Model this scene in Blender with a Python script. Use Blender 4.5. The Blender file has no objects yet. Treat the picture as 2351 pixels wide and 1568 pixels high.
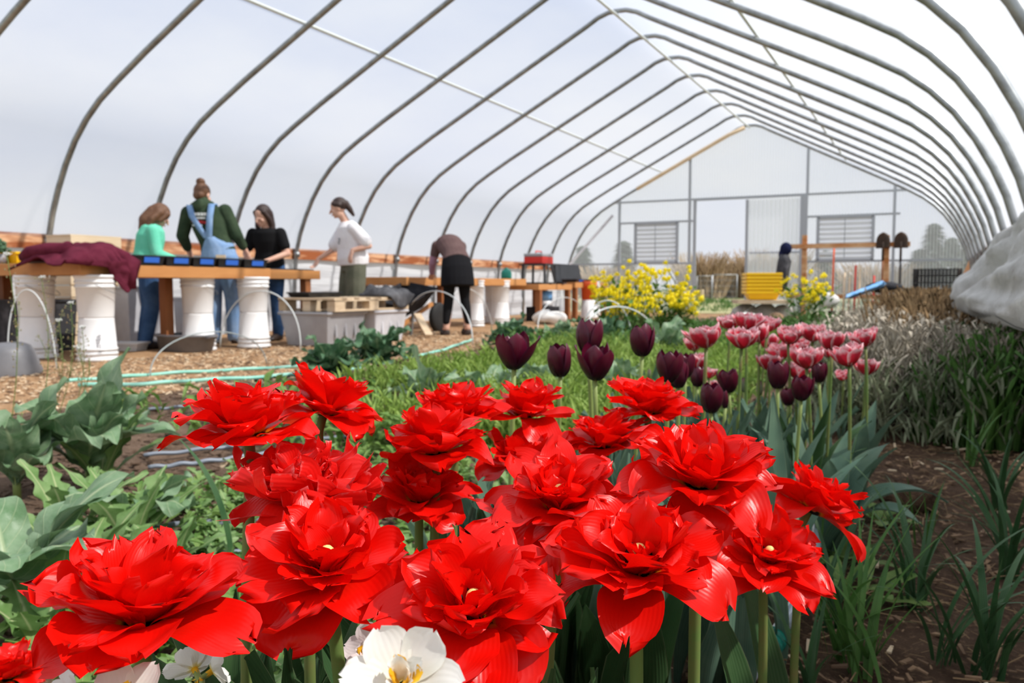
import bpy, bmesh, math, random
import numpy as np
from mathutils import Vector, Matrix, Quaternion, noise as mnoise

SC = bpy.context.scene
COL = SC.collection
PI = math.pi
R = math.radians

# ------------------------------------------------------------------ camera
W_, H_, F_ = 2351.0, 1568.0, 1900.0
HOR, CAMH, YAW = 657.0, 0.62, R(27.1)
_p = math.atan((H_ / 2 - HOR) / F_)
CD = np.array([-math.sin(YAW) * math.cos(_p), math.cos(YAW) * math.cos(_p), -math.sin(_p)])
CR = np.array([math.cos(YAW), math.sin(YAW), 0.0])
CU = np.cross(CR, CD)
CO = np.array([0.0, 0.0, CAMH])
FWD = np.array([-math.sin(YAW), math.cos(YAW), 0.0])     # level heading of the camera
RGT = CR


def ray(px, py):
    return CD + CR * (px - W_ / 2) / F_ + CU * (H_ / 2 - py) / F_


def at(px, py, depth):
    return CO + ray(px, py) * depth


def ground(px, py, z=0.0):
    v = ray(px, py)
    return CO + v * ((z - CAMH) / v[2])


def onY(px, py, Y):
    v = ray(px, py)
    return CO + v * (Y / v[1])


cam = bpy.data.cameras.new('camera')
cam.sensor_width = 36.0
cam.lens = F_ / W_ * 36.0
cam.clip_start, cam.clip_end = 0.02, 400
cam.dof.use_dof = True
cam.dof.focus_distance = 0.60
cam.dof.aperture_fstop = 14.0
camo = bpy.data.objects.new('camera', cam)
COL.objects.link(camo)
mw = Matrix.Identity(4)
for i in range(3):
    mw[i][0], mw[i][1], mw[i][2], mw[i][3] = CR[i], CU[i], -CD[i], CO[i]
camo.matrix_world = mw
SC.camera = camo
SC.view_settings.view_transform = 'Standard'
SC.view_settings.look = 'None'
SC.view_settings.gamma = 1.0
SC.view_settings.use_curve_mapping = False
SC.view_settings.exposure = 0.0

# ------------------------------------------------------------------ scene bookkeeping
ROOTM = {}


def tag(o, label=None, cat=None, group=None, kind=None):
    if label: o['label'] = label
    if cat: o['category'] = cat
    if group: o['group'] = group
    if kind: o['kind'] = kind
    return o


def thing(name, loc, label, cat, group=None, rz=0.0, kind=None):
    o = bpy.data.objects.new(name, None)
    o.empty_display_size = 0.05
    COL.objects.link(o)
    o.location = tuple(float(c) for c in loc)
    o.rotation_euler = (0, 0, rz)
    ROOTM[o.name] = Matrix.Translation(Vector(o.location)) @ Matrix.Rotation(rz, 4, 'Z')
    return tag(o, label, cat, group, kind)


def wmat(o):
    return ROOTM.get(o.name, Matrix.Identity(4)) if o is not None else Matrix.Identity(4)


class MB:
    """Collects shapes, then links them as ONE mesh object."""

    def __init__(s):
        s.v, s.f, s.uv, s.n, s.mi = [], [], [], 0, []

    def add(s, V, F, UV=None, mi=0):
        V = np.asarray(V, float).reshape(-1, 3)
        s.v.append(V)
        for f in F:
            s.f.append([i + s.n for i in f])
            s.mi.append(mi)
        s.uv.append(np.zeros((len(V), 2)) if UV is None else np.asarray(UV, float))
        s.n += len(V)
        return s

    def box(s, c, size, rot=None, mi=0):
        x, y, z = size[0] / 2, size[1] / 2, size[2] / 2
        V = np.array([[-x, -y, -z], [x, -y, -z], [x, y, -z], [-x, y, -z], [-x, -y, z], [x, -y, z], [x, y, z], [-x, y, z]])
        if rot is not None:
            V = V @ np.array(rot.to_3x3()).T
        return s.add(V + np.asarray(c, float), [(3, 2, 1, 0), (4, 5, 6, 7), (0, 1, 5, 4), (1, 2, 6, 5), (2, 3, 7, 6), (3, 0, 4, 7)], mi=mi)

    def box2(s, a, b, mi=0):
        a, b = np.asarray(a, float), np.asarray(b, float)
        return s.box((a + b) / 2, np.abs(b - a), mi=mi)

    def beam(s, a, b, w, h, mi=0):
        a, b = Vector(a), Vector(b)
        d = b - a
        q = d.to_track_quat('Y', 'Z').to_matrix()
        return s.box((a + b) / 2, (w, d.length, h), q, mi)

    def tube(s, pts, r, n=8, cap=True, mi=0):
        P = np.asarray(pts, float)
        k = len(P)
        r = np.broadcast_to(np.asarray(r, float), (k,))
        T = np.gradient(P, axis=0)
        T /= np.linalg.norm(T, axis=1)[:, None] + 1e-12
        up = np.array([0, 0, 1.0]) if abs(T[0][2]) < 0.9 else np.array([1.0, 0, 0])
        N = np.cross(up, T[0]); N /= np.linalg.norm(N)
        V = []
        a = np.linspace(0, 2 * PI, n, endpoint=False)
        for i in range(k):
            N = N - T[i] * (N @ T[i]); N /= np.linalg.norm(N) + 1e-12
            B = np.cross(T[i], N)
            V.append(P[i] + r[i] * (np.cos(a)[:, None] * N + np.sin(a)[:, None] * B))
        F = [(i * n + j, i * n + (j + 1) % n, (i + 1) * n + (j + 1) % n, (i + 1) * n + j) for i in range(k - 1) for j in range(n)]
        if cap:
            F += [tuple(range(n - 1, -1, -1)), tuple((k - 1) * n + j for j in range(n))]
        UV = np.array([(j / n, i / max(1, k - 1)) for i in range(k) for j in range(n)])
        return s.add(np.concatenate(V), F, UV, mi)

    def lathe(s, prof, c=(0, 0, 0), n=28, sx=1.0, sy=1.0, mi=0, rot=None):
        a = np.linspace(0, 2 * PI, n, endpoint=False)
        V = np.array([(sx * r * math.cos(t), sy * r * math.sin(t), z) for r, z in prof for t in a])
        if rot is not None:
            V = V @ np.array(rot.to_3x3()).T
        k = len(prof)
        F = [(i * n + j, i * n + (j + 1) % n, (i + 1) * n + (j + 1) % n, (i + 1) * n + j) for i in range(k - 1) for j in range(n)]
        if prof[0][0] > 1e-5: F.append(tuple(range(n - 1, -1, -1)))
        if prof[-1][0] > 1e-5: F.append(tuple((k - 1) * n + j for j in range(n)))
        return s.add(V + np.asarray(c, float), F, mi=mi)

    def ball(s, c, rad, n=16, m=10, rot=None, mi=0):
        rad = (rad,) * 3 if np.isscalar(rad) else rad
        V = []
        for i in range(m + 1):
            th = PI * i / m
            for j in range(n):
                ph = 2 * PI * j / n
                V.append((rad[0] * math.sin(th) * math.cos(ph), rad[1] * math.sin(th) * math.sin(ph), -rad[2] * math.cos(th)))
        V = np.array(V)
        if rot is not None:
            V = V @ np.array(rot.to_3x3()).T
        F = [(i * n + j, i * n + (j + 1) % n, (i + 1) * n + (j + 1) % n, (i + 1) * n + j) for i in range(m) for j in range(n)]
        return s.add(V + np.asarray(c, float), F, mi=mi)

    def grid(s, V, nu, nv, UV=None, mi=0):
        F = [(i * nu + j, i * nu + j + 1, (i + 1) * nu + j + 1, (i + 1) * nu + j) for i in range(nv - 1) for j in range(nu - 1)]
        if UV is None:
            UV = np.array([(j / (nu - 1), i / (nv - 1)) for i in range(nv) for j in range(nu)])
        return s.add(V, F, UV, mi)

    def xform(s, m):
        A = np.array(m)
        s.v = [v @ A[:3, :3].T + A[:3, 3] for v in s.v]
        return s

    def build(s, name, mat, parent=None, smooth=True, origin=None, bevel=0.0, local=False, pm=None):
        """Vertices are world points (unless local); the object's origin is its parent's or `origin`."""
        V = np.concatenate(s.v)
        if parent is not None and not local:
            A = np.array((pm if pm is not None else wmat(parent)).inverted())
            V = V @ A[:3, :3].T + A[:3, 3]
        if origin is not None:
            V = V - np.asarray(origin, float)
        me = bpy.data.meshes.new(name)
        me.from_pydata(V.tolist(), [], s.f)
        UV = np.concatenate(s.uv)
        if UV.any():
            lay = me.uv_layers.new(name='UVMap')
            idx = np.empty(len(me.loops), dtype=np.int32)
            me.loops.foreach_get('vertex_index', idx)
            lay.data.foreach_set('uv', UV[idx].astype(np.float32).ravel())
        for m in (mat if isinstance(mat, (list, tuple)) else [mat]):
            me.materials.append(m)
        if any(s.mi):
            me.polygons.foreach_set('material_index', np.array(s.mi, dtype=np.int32))
        me.polygons.foreach_set('use_smooth', np.full(len(me.polygons), smooth))
        me.update()
        o = bpy.data.objects.new(name, me)
        COL.objects.link(o)
        if parent is not None:
            o.parent = parent
        if origin is not None:
            o.location = tuple(float(c) for c in origin)
        if bevel:
            b = o.modifiers.new('edge', 'BEVEL'); b.width = bevel; b.segments = 2; b.limit_method = 'ANGLE'
        return o


def child_tree(o, parent):
    c = o.copy(); COL.objects.link(c); c.parent = parent
    for ch in list(o.children):
        child_tree(ch, c)
    return c


def dup(root, loc, rz=0.0, label=None, group=None, scale=None):
    """A copy of a thing together with copies of its parts."""
    r = root.copy(); COL.objects.link(r)
    r.location = tuple(float(c) for c in loc); r.rotation_euler = (0, 0, rz)
    if scale is not None: r.scale = (scale,) * 3 if np.isscalar(scale) else scale
    if label: r['label'] = label
    if group: r['group'] = group
    ROOTM[r.name] = Matrix.Translation(Vector(r.location)) @ Matrix.Rotation(rz, 4, 'Z')
    for ch in list(root.children):
        child_tree(ch, r)
    return r


# ------------------------------------------------------------------ materials
def _nodes(name):
    m = bpy.data.materials.new(name); m.use_nodes = True
    nt = m.node_tree; nt.nodes.clear()
    out = nt.nodes.new('ShaderNodeOutputMaterial')
    return m, nt, out


def _n(nt, kind, **kw):
    n = nt.nodes.new(kind)
    for k, v in kw.items():
        if k in n.inputs.keys(): n.inputs[k].default_value = v
        else: setattr(n, k, v)
    return n


def _c(c):
    return (c[0], c[1], c[2], 1.0)


def _ramp(nt, fac, stops):
    r = nt.nodes.new('ShaderNodeValToRGB')
    el = r.color_ramp.elements
    el[0].position, el[0].color = stops[0][0], _c(stops[0][1])
    el[1].position, el[1].color = stops[-1][0], _c(stops[-1][1])
    for p, c in stops[1:-1]:
        e = el.new(p); e.color = _c(c)
    nt.links.new(fac, r.inputs['Fac'])
    return r.outputs['Color']


def _mixc(nt, a, b, fac, mode='MIX'):
    m = nt.nodes.new('ShaderNodeMix'); m.data_type = 'RGBA'; m.blend_type = mode
    for sock, v in ((m.inputs['Factor'], fac), (m.inputs[6], a), (m.inputs[7], b)):
        if isinstance(v, bpy.types.NodeSocket): nt.links.new(v, sock)
        elif sock.type == 'VALUE': sock.default_value = v
        else: sock.default_value = _c(v)
    return m.outputs[2]


def _math(nt, op, a, b=None, clamp=False):
    m = nt.nodes.new('ShaderNodeMath'); m.operation = op; m.use_clamp = clamp
    for i, v in enumerate((a, b)):
        if v is None: continue
        if isinstance(v, bpy.types.NodeSocket): nt.links.new(v, m.inputs[i])
        else: m.inputs[i].default_value = v
    return m.outputs[0]


def _noise(nt, scale, detail=4, coord='Object', stretch=None, rough=0.6):
    tc = nt.nodes.new('ShaderNodeTexCoord')
    src = tc.outputs[coord]
    if stretch is not None:
        mp = nt.nodes.new('ShaderNodeMapping'); mp.inputs['Scale'].default_value = stretch
        nt.links.new(src, mp.inputs['Vector']); src = mp.outputs['Vector']
    n = _n(nt, 'ShaderNodeTexNoise', Scale=scale, Detail=detail, Roughness=rough)
    nt.links.new(src, n.inputs['Vector'])
    return n.outputs['Fac']


def _finish(nt, out, colour, rough, spec, metal, bump_src=None, bump=0.0, transl=0.0, coat=0.0, tcol=None, bdist=0.01, sheen=0.0):
    b = nt.nodes.new('ShaderNodeBsdfPrincipled')
    b.inputs['Roughness'].default_value = rough
    b.inputs['Specular IOR Level'].default_value = spec
    b.inputs['Metallic'].default_value = metal
    b.inputs['Coat Weight'].default_value = coat
    b.inputs['Sheen Weight'].default_value = sheen
    if isinstance(colour, bpy.types.NodeSocket): nt.links.new(colour, b.inputs['Base Color'])
    else: b.inputs['Base Color'].default_value = _c(colour)
    if bump_src is not None and bump:
        bp = nt.nodes.new('ShaderNodeBump'); bp.inputs['Strength'].default_value = bump; bp.inputs['Distance'].default_value = bdist
        nt.links.new(bump_src, bp.inputs['Height']); nt.links.new(bp.outputs['Normal'], b.inputs['Normal'])
    sh = b.outputs[0]
    if transl:
        t = nt.nodes.new('ShaderNodeBsdfTranslucent')
        src = tcol if tcol is not None else colour
        if isinstance(src, bpy.types.NodeSocket): nt.links.new(src, t.inputs['Color'])
        else: t.inputs['Color'].default_value = _c(src)
        mx = nt.nodes.new('ShaderNodeMixShader'); mx.inputs[0].default_value = transl
        nt.links.new(sh, mx.inputs[1]); nt.links.new(t.outputs[0], mx.inputs[2]); sh = mx.outputs[0]
    nt.links.new(sh, out.inputs['Surface'])


def M(name, col, rough=0.6, spec=0.3, metal=0.0, n=None, bump=0.0, bscale=40, transl=0.0, stretch=None, coat=0.0, bdist=0.01, sheen=0.0):
    """A plain surface: a colour, a second colour mixed in by noise, and a noise bump."""
    m, nt, out = _nodes(name)
    c = col
    if n is not None:
        scale, c2, lo, hi = n
        f = _noise(nt, scale, 6, stretch=stretch)
        c = _ramp(nt, f, [(lo, col), (hi, c2)])
    bs = _noise(nt, bscale, 5, stretch=stretch) if bump else None
    _finish(nt, out, c, rough, spec, metal, bs, bump, transl, coat, bdist=bdist, sheen=sheen)
    return m


def leaf_mat(name, col, col2, rib, rough=0.45, spec=0.22, transl=0.25, veins=7.0, ribw=0.06, nscale=14, bump=0.4, vstr=0.5):
    """A leaf: two greens by noise, a pale midrib and side veins by the leaf's own UVs."""
    m, nt, out = _nodes(name)
    f = _noise(nt, nscale, 4)
    base = _ramp(nt, f, [(0.35, col), (0.65, col2)])
    uv = nt.nodes.new('ShaderNodeUVMap')
    sx = nt.nodes.new('ShaderNodeSeparateXYZ'); nt.links.new(uv.outputs[0], sx.inputs[0])
    du = _math(nt, 'ABSOLUTE', _math(nt, 'SUBTRACT', sx.outputs[0], 0.5))
    mid = _math(nt, 'SUBTRACT', 1.0, _math(nt, 'DIVIDE', du, ribw, True), True)
    fac = mid
    h = mid
    if veins:
        ph = _math(nt, 'FRACT', _math(nt, 'MULTIPLY', _math(nt, 'SUBTRACT', sx.outputs[1], _math(nt, 'MULTIPLY', du, 0.55)), veins))
        vn = _math(nt, 'SUBTRACT', 1.0, _math(nt, 'DIVIDE', _math(nt, 'ABSOLUTE', _math(nt, 'SUBTRACT', ph, 0.5)), 0.07), True)
        fac = _math(nt, 'MAXIMUM', mid, _math(nt, 'MULTIPLY', vn, vstr))
        h = fac
    c = _mixc(nt, base, rib, fac)
    bs = _math(nt, 'ADD', _noise(nt, 60, 3), _math(nt, 'MULTIPLY', h, -1.0))
    _finish(nt, out, c, rough, spec, 0, bs, bump, transl, bdist=0.004)
    return m


def blade_mat(name, col, col2, rough=0.45, transl=0.25, spec=0.22, lines=26):
    """A strap leaf: parallel veins along its length."""
    m, nt, out = _nodes(name)
    uv = nt.nodes.new('ShaderNodeUVMap')
    sx = nt.nodes.new('ShaderNodeSeparateXYZ'); nt.links.new(uv.outputs[0], sx.inputs[0])
    w = _math(nt, 'SINE', _math(nt, 'MULTIPLY', sx.outputs[0], lines * PI))
    f = _math(nt, 'ADD', _noise(nt, 9, 3), _math(nt, 'MULTIPLY', w, 0.06))
    c = _ramp(nt, f, [(0.35, col), (0.68, col2)])
    du = _math(nt, 'ABSOLUTE', _math(nt, 'SUBTRACT', sx.outputs[0], 0.5))
    edge = _math(nt, 'MULTIPLY', _math(nt, 'SUBTRACT', du, 0.475, True), 18.0, True)
    c = _mixc(nt, c, (0.32, 0.34, 0.2), edge)
    _finish(nt, out, c, rough, spec, 0, w, 0.12, transl, bdist=0.002)
    return m


def petal_mat(name, stops, rough=0.38, spec=0.45, transl=0.3, edge=None, lines=34, bump=0.22, sheen=0.0, tmul=None):
    """A petal: colour along its length from the base out, fine ribs across, and optionally a pale margin."""
    m, nt, out = _nodes(name)
    uv = nt.nodes.new('ShaderNodeUVMap')
    sx = nt.nodes.new('ShaderNodeSeparateXYZ'); nt.links.new(uv.outputs[0], sx.inputs[0])
    nz = _noise(nt, 90, 3)
    v = _math(nt, 'ADD', sx.outputs[1], _math(nt, 'MULTIPLY', _math(nt, 'SUBTRACT', nz, 0.5), 0.12))
    c = _ramp(nt, v, stops)
    if edge is not None:
        ecol, lo, hi = edge
        du = _math(nt, 'MULTIPLY', _math(nt, 'ABSOLUTE', _math(nt, 'SUBTRACT', sx.outputs[0], 0.5)), 2.0)
        e = _math(nt, 'MAXIMUM', du, _math(nt, 'POWER', sx.outputs[1], 2.0))
        e = _math(nt, 'ADD', e, _math(nt, 'MULTIPLY', _math(nt, 'SUBTRACT', nz, 0.5), 0.35))
        e = _math(nt, 'DIVIDE', _math(nt, 'SUBTRACT', e, lo), hi - lo, True)
        c = _mixc(nt, c, ecol, e)
    w = _math(nt, 'SINE', _math(nt, 'MULTIPLY', sx.outputs[0], lines * PI))
    w2 = _math(nt, 'ADD', w, _math(nt, 'MULTIPLY', nz, 1.5))
    _finish(nt, out, c, rough, spec, 0, w2, bump, transl, bdist=0.0012, sheen=sheen)
    return m


MT = {}
MT['steel'] = M('galvanised_steel', (0.33, 0.35, 0.36), 0.42, 0.5, 0.75, n=(9, (0.22, 0.23, 0.235), 0.4, 0.65))
MT['steel_end'] = M('end_frame_steel', (0.40, 0.43, 0.46), 0.5, 0.5, 0.4)
MT['wire'] = M('white_hoop', (0.62, 0.66, 0.66), 0.35, 0.5)
MT['wire_grey'] = M('grey_hoop', (0.30, 0.34, 0.34), 0.35, 0.5)
MT['cedar'] = M('stained_board', (0.50, 0.205, 0.07), 0.65, 0.2, n=(2.2, (0.72, 0.46, 0.25), 0.42, 0.62), stretch=(1, 0.6, 3), bump=0.2, bscale=20)
MT['board'] = M('weathered_hip_board', (0.33, 0.10, 0.035), 0.7, 0.2, n=(3.4, (0.72, 0.42, 0.24), 0.44, 0.60), stretch=(1, 0.45, 3), bump=0.2, bscale=16)
MT['bench'] = M('bench_timber', (0.46, 0.20, 0.065), 0.6, 0.25, n=(3, (0.58, 0.28, 0.10), 0.35, 0.7), stretch=(1, 0.5, 3), bump=0.15, bscale=24)
MT['benchdark'] = M('dark_bench_timber', (0.25, 0.088, 0.03), 0.6, 0.25, n=(3, (0.33, 0.13, 0.05), 0.35, 0.7), stretch=(3, 3, 0.5), bump=0.15, bscale=24)
MT['pine'] = M('pale_pine', (0.68, 0.52, 0.34), 0.65, 0.2, n=(4, (0.78, 0.63, 0.45), 0.35, 0.7), stretch=(0.6, 0.6, 4), bump=0.12, bscale=25)
MT['pallet'] = M('pallet_timber', (0.50, 0.37, 0.24), 0.75, 0.15, n=(5, (0.68, 0.54, 0.38), 0.35, 0.65), stretch=(1, 1, 3), bump=0.25, bscale=22)
MT['bucket'] = M('white_bucket_plastic', (0.80, 0.80, 0.80), 0.38, 0.45, n=(5, (0.74, 0.74, 0.74), 0.4, 0.7))
MT['print'] = M('faded_grey_print', (0.50, 0.51, 0.54), 0.6, 0.2)
MT['black'] = M('black_plastic', (0.018, 0.018, 0.02), 0.42, 0.4, n=(8, (0.03, 0.03, 0.034), 0.4, 0.7))
MT['tray'] = M('black_seed_tray', (0.012, 0.013, 0.016), 0.4, 0.45)
MT['blue'] = M('blue_label', (0.03, 0.13, 0.55), 0.55, 0.3)
MT['grey'] = M('grey_tub_plastic', (0.13, 0.13, 0.14), 0.45, 0.4, n=(4, (0.2, 0.2, 0.21), 0.4, 0.7))
MT['clearbin'] = M('clouded_grey_tote', (0.27, 0.27, 0.29), 0.4, 0.4, n=(3, (0.34, 0.34, 0.36), 0.4, 0.65))
MT['whitebin'] = M('clouded_white_tote', (0.62, 0.62, 0.66), 0.35, 0.4, n=(4, (0.74, 0.74, 0.78), 0.4, 0.65), transl=0.2)
MT['maroon'] = M('maroon_fleece', (0.095, 0.013, 0.028), 0.95, 0.1, n=(14, (0.135, 0.022, 0.042), 0.35, 0.7), bump=0.4, bscale=60)
MT['blackcloth'] = M('black_cloth', (0.02, 0.02, 0.024), 0.9, 0.15, n=(10, (0.045, 0.045, 0.05), 0.4, 0.7), bump=0.3, bscale=50)
MT['greycloth'] = M('dark_grey_cloth', (0.05, 0.05, 0.055), 0.9, 0.15, n=(6, (0.13, 0.13, 0.14), 0.45, 0.7), bump=0.3, bscale=50)
MT['hose'] = M('mint_hose', (0.22, 0.56, 0.45), 0.5, 0.35, n=(7, (0.36, 0.68, 0.58), 0.4, 0.65))
MT['drip'] = M('grey_drip_line', (0.20, 0.23, 0.28), 0.4, 0.4)
MT['yellow'] = M('yellow_tub', (0.95, 0.56, 0.008), 0.42, 0.4)
MT['red'] = M('red_plastic', (0.65, 0.03, 0.02), 0.45, 0.4)
MT['orange'] = M('orange_plastic', (0.80, 0.12, 0.03), 0.5, 0.4)
MT['green'] = M('green_plastic', (0.01, 0.22, 0.16), 0.4, 0.4)
MT['greyplastic'] = M('grey_plastic', (0.32, 0.33, 0.35), 0.5, 0.4)
MT['tarp'] = M('blue_plastic', (0.10, 0.32, 0.66), 0.5, 0.35, n=(5, (0.28, 0.50, 0.78), 0.4, 0.65))
MT['iron'] = M('rusty_iron', (0.05, 0.035, 0.028), 0.7, 0.3, 0.4, n=(12, (0.09, 0.05, 0.03), 0.4, 0.7))
MT['rubber'] = M('rubber', (0.02, 0.02, 0.02), 0.7, 0.3)
MT['stone'] = M('grey_stone', (0.34, 0.32, 0.30), 0.85, 0.2, n=(7, (0.5, 0.46, 0.4), 0.4, 0.65), bump=0.5, bscale=18)
MT['bark'] = M('log_bark', (0.16, 0.10, 0.065), 0.9, 0.15, n=(8, (0.34, 0.22, 0.13), 0.4, 0.65), bump=0.6, bscale=30)
MT['whitebag'] = M('white_sack', (0.78, 0.77, 0.74), 0.6, 0.3, n=(5, (0.66, 0.64, 0.6), 0.45, 0.7), bump=0.3, bscale=20)
MT['curtain'] = M('white_side_curtain', (0.80, 0.80, 0.83), 0.6, 0.25, n=(1.6, (0.70, 0.70, 0.74), 0.4, 0.7), transl=0.4, bump=0.5, bscale=3, stretch=(1, 0.4, 6), bdist=0.05)
MT['louver'] = M('louver_slats', (0.80, 0.81, 0.83), 0.5, 0.4, transl=0.45)


def film_mat(name, clear, tint=(0.93, 0.94, 0.97), ribs=0.0):
    """Greenhouse plastic: part of the light goes straight through, the rest is scattered."""
    m, nt, out = _nodes(name)
    tr = nt.nodes.new('ShaderNodeBsdfTransparent')
    tr.inputs['Color'].default_value = (0.98, 0.98, 0.99, 1)
    tl = nt.nodes.new('ShaderNodeBsdfTranslucent'); tl.inputs['Color'].default_value = _c(tint)
    df = nt.nodes.new('ShaderNodeBsdfDiffuse'); df.inputs['Color'].default_value = _c(tint)
    a = nt.nodes.new('ShaderNodeMixShader'); a.inputs[0].default_value = 0.3
    nt.links.new(tl.outputs[0], a.inputs[1]); nt.links.new(df.outputs[0], a.inputs[2])
    b = nt.nodes.new('ShaderNodeMixShader'); b.inputs[0].default_value = clear
    if ribs:
        tc = nt.nodes.new('ShaderNodeTexCoord')
        sx = nt.nodes.new('ShaderNodeSeparateXYZ'); nt.links.new(tc.outputs['Object'], sx.inputs[0])
        w = _math(nt, 'SINE', _math(nt, 'MULTIPLY', sx.outputs[0], ribs))
        f = _math(nt, 'ADD', _math(nt, 'MULTIPLY', w, 0.09), clear, True)
        nt.links.new(f, b.inputs[0])
    nt.links.new(a.outputs[0], b.inputs[1]); nt.links.new(tr.outputs[0], b.inputs[2])
    nt.links.new(b.outputs[0], out.inputs['Surface'])
    return m


MT['film'] = film_mat('roof_film', 0.67, (0.89, 0.90, 0.93))
MT['poly'] = film_mat('ribbed_polycarbonate', 0.66, (0.90, 0.92, 0.95), ribs=105.0)
MT['rollfilm'] = M('bunched_side_film', (0.46, 0.46, 0.45), 0.45, 0.35, n=(5, (0.20, 0.185, 0.165), 0.46, 0.75), transl=0.10, bump=0.4, bscale=9, bdist=0.03)

# plants
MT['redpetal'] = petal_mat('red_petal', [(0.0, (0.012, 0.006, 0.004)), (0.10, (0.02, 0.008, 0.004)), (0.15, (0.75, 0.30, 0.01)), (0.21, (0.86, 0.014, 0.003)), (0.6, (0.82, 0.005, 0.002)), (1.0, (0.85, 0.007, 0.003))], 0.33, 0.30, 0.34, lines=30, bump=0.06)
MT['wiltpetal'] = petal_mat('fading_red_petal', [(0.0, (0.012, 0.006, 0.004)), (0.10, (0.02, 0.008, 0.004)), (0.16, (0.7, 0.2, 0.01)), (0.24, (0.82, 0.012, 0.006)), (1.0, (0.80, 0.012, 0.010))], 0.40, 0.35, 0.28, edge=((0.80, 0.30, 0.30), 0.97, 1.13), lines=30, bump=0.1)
MT['darkpetal'] = petal_mat('maroon_black_petal', [(0.0, (0.012, 0.004, 0.01)), (0.35, (0.055, 0.003, 0.015)), (1.0, (0.125, 0.005, 0.026))], 0.32, 0.45, 0.2, edge=((0.06, 0.010, 0.032), 0.80, 1.05), lines=22, bump=0.06)
MT['pinkpetal'] = petal_mat('rose_and_white_petal', [(0.0, (0.45, 0.01, 0.02)), (0.5, (0.62, 0.012, 0.035)), (1.0, (0.66, 0.05, 0.10))], 0.42, 0.4, 0.25, edge=((0.88, 0.62, 0.66), 0.62, 1.0), lines=20, bump=0.08)
MT['whitepetal'] = petal_mat('white_daffodil_petal', [(0.0, (0.85, 0.75, 0.25)), (0.2, (0.86, 0.84, 0.76)), (1.0, (0.88, 0.87, 0.84))], 0.5, 0.3, 0.3, lines=16, bump=0.06)
MT['blushpetal'] = petal_mat('blush_daffodil_petal', [(0.0, (0.85, 0.7, 0.4)), (0.25, (0.84, 0.74, 0.72)), (1.0, (0.85, 0.76, 0.76))], 0.5, 0.3, 0.3, lines=16, bump=0.06)
MT['yolk'] = M('yellow_centre', (0.88, 0.48, 0.02), 0.5, 0.3, transl=0.2)
MT['pistil'] = M('pale_yellow_pistil', (0.80, 0.62, 0.22), 0.45, 0.3)
MT['stamen'] = M('dark_stamen', (0.012, 0.008, 0.012), 0.6, 0.2)
MT['stem'] = M('green_stem', (0.14, 0.23, 0.06), 0.5, 0.3, n=(20, (0.22, 0.20, 0.07), 0.4, 0.7), transl=0.1)
MT['palestem'] = M('yellow_green_stem', (0.26, 0.33, 0.10), 0.5, 0.3, transl=0.1)
MT['tulipleaf'] = blade_mat('tulip_leaf', (0.035, 0.085, 0.030), (0.06, 0.12, 0.045), 0.42, 0.16, 0.22)
MT['blueleaf'] = blade_mat('blue_green_tulip_leaf', (0.085, 0.16, 0.115), (0.15, 0.24, 0.16), 0.48, 0.22)
MT['kale'] = leaf_mat('kale_leaf', (0.12, 0.23, 0.105), (0.27, 0.37, 0.235), (0.42, 0.50, 0.30), 0.42, 0.28, 0.22)
MT['kaledark'] = leaf_mat('dark_kale_leaf', (0.04, 0.12, 0.05), (0.13, 0.23, 0.13), (0.30, 0.40, 0.22), 0.42, 0.25, 0.2)
MT['dandelion'] = leaf_mat('lobed_weed_leaf', (0.12, 0.24, 0.06), (0.24, 0.36, 0.14), (0.46, 0.52, 0.26), 0.5, 0.35, 0.28, veins=0)
MT['lime'] = leaf_mat('lime_weed_leaf', (0.20, 0.34, 0.05), (0.36, 0.48, 0.12), (0.45, 0.55, 0.2), 0.55, 0.3, 0.35, veins=0)
MT['weed'] = leaf_mat('small_weed_leaf', (0.09, 0.20, 0.035), (0.22, 0.33, 0.09), (0.3, 0.4, 0.14), 0.55, 0.3, 0.3, veins=0)
MT['grass'] = blade_mat('grass_blade', (0.055, 0.145, 0.03), (0.12, 0.24, 0.055), 0.45, 0.28, lines=8)
MT['grassdark'] = blade_mat('dark_grass_blade', (0.03, 0.085, 0.03), (0.07, 0.14, 0.055), 0.42, 0.2, lines=8)
MT['straw'] = M('straw', (0.30, 0.20, 0.105), 0.8, 0.2, n=(6, (0.24, 0.15, 0.08), 0.4, 0.7))
MT['drybrown'] = M('dry_brown_stems', (0.42, 0.29, 0.16), 0.85, 0.15, n=(3, (0.30, 0.18, 0.09), 0.4, 0.7), transl=0.2)
MT['lavender'] = M('grey_lavender_foliage', (0.42, 0.38, 0.31), 0.85, 0.15, n=(4, (0.22, 0.185, 0.14), 0.42, 0.66), transl=0.15)
MT['lavgreen'] = M('grey_green_foliage', (0.28, 0.31, 0.20), 0.8, 0.15, n=(4, (0.13, 0.16, 0.09), 0.42, 0.66), transl=0.15)
MT['mustard'] = M('yellow_mustard_flower', (0.95, 0.80, 0.012), 0.55, 0.25, transl=0.3)
MT['tinywhite'] = M('tiny_white_flower', (0.82, 0.83, 0.80), 0.6, 0.2, transl=0.2)
MT['seedpod'] = M('seed_pod', (0.34, 0.33, 0.16), 0.6, 0.2, n=(30, (0.42, 0.26, 0.15), 0.45, 0.6), transl=0.2)

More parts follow.
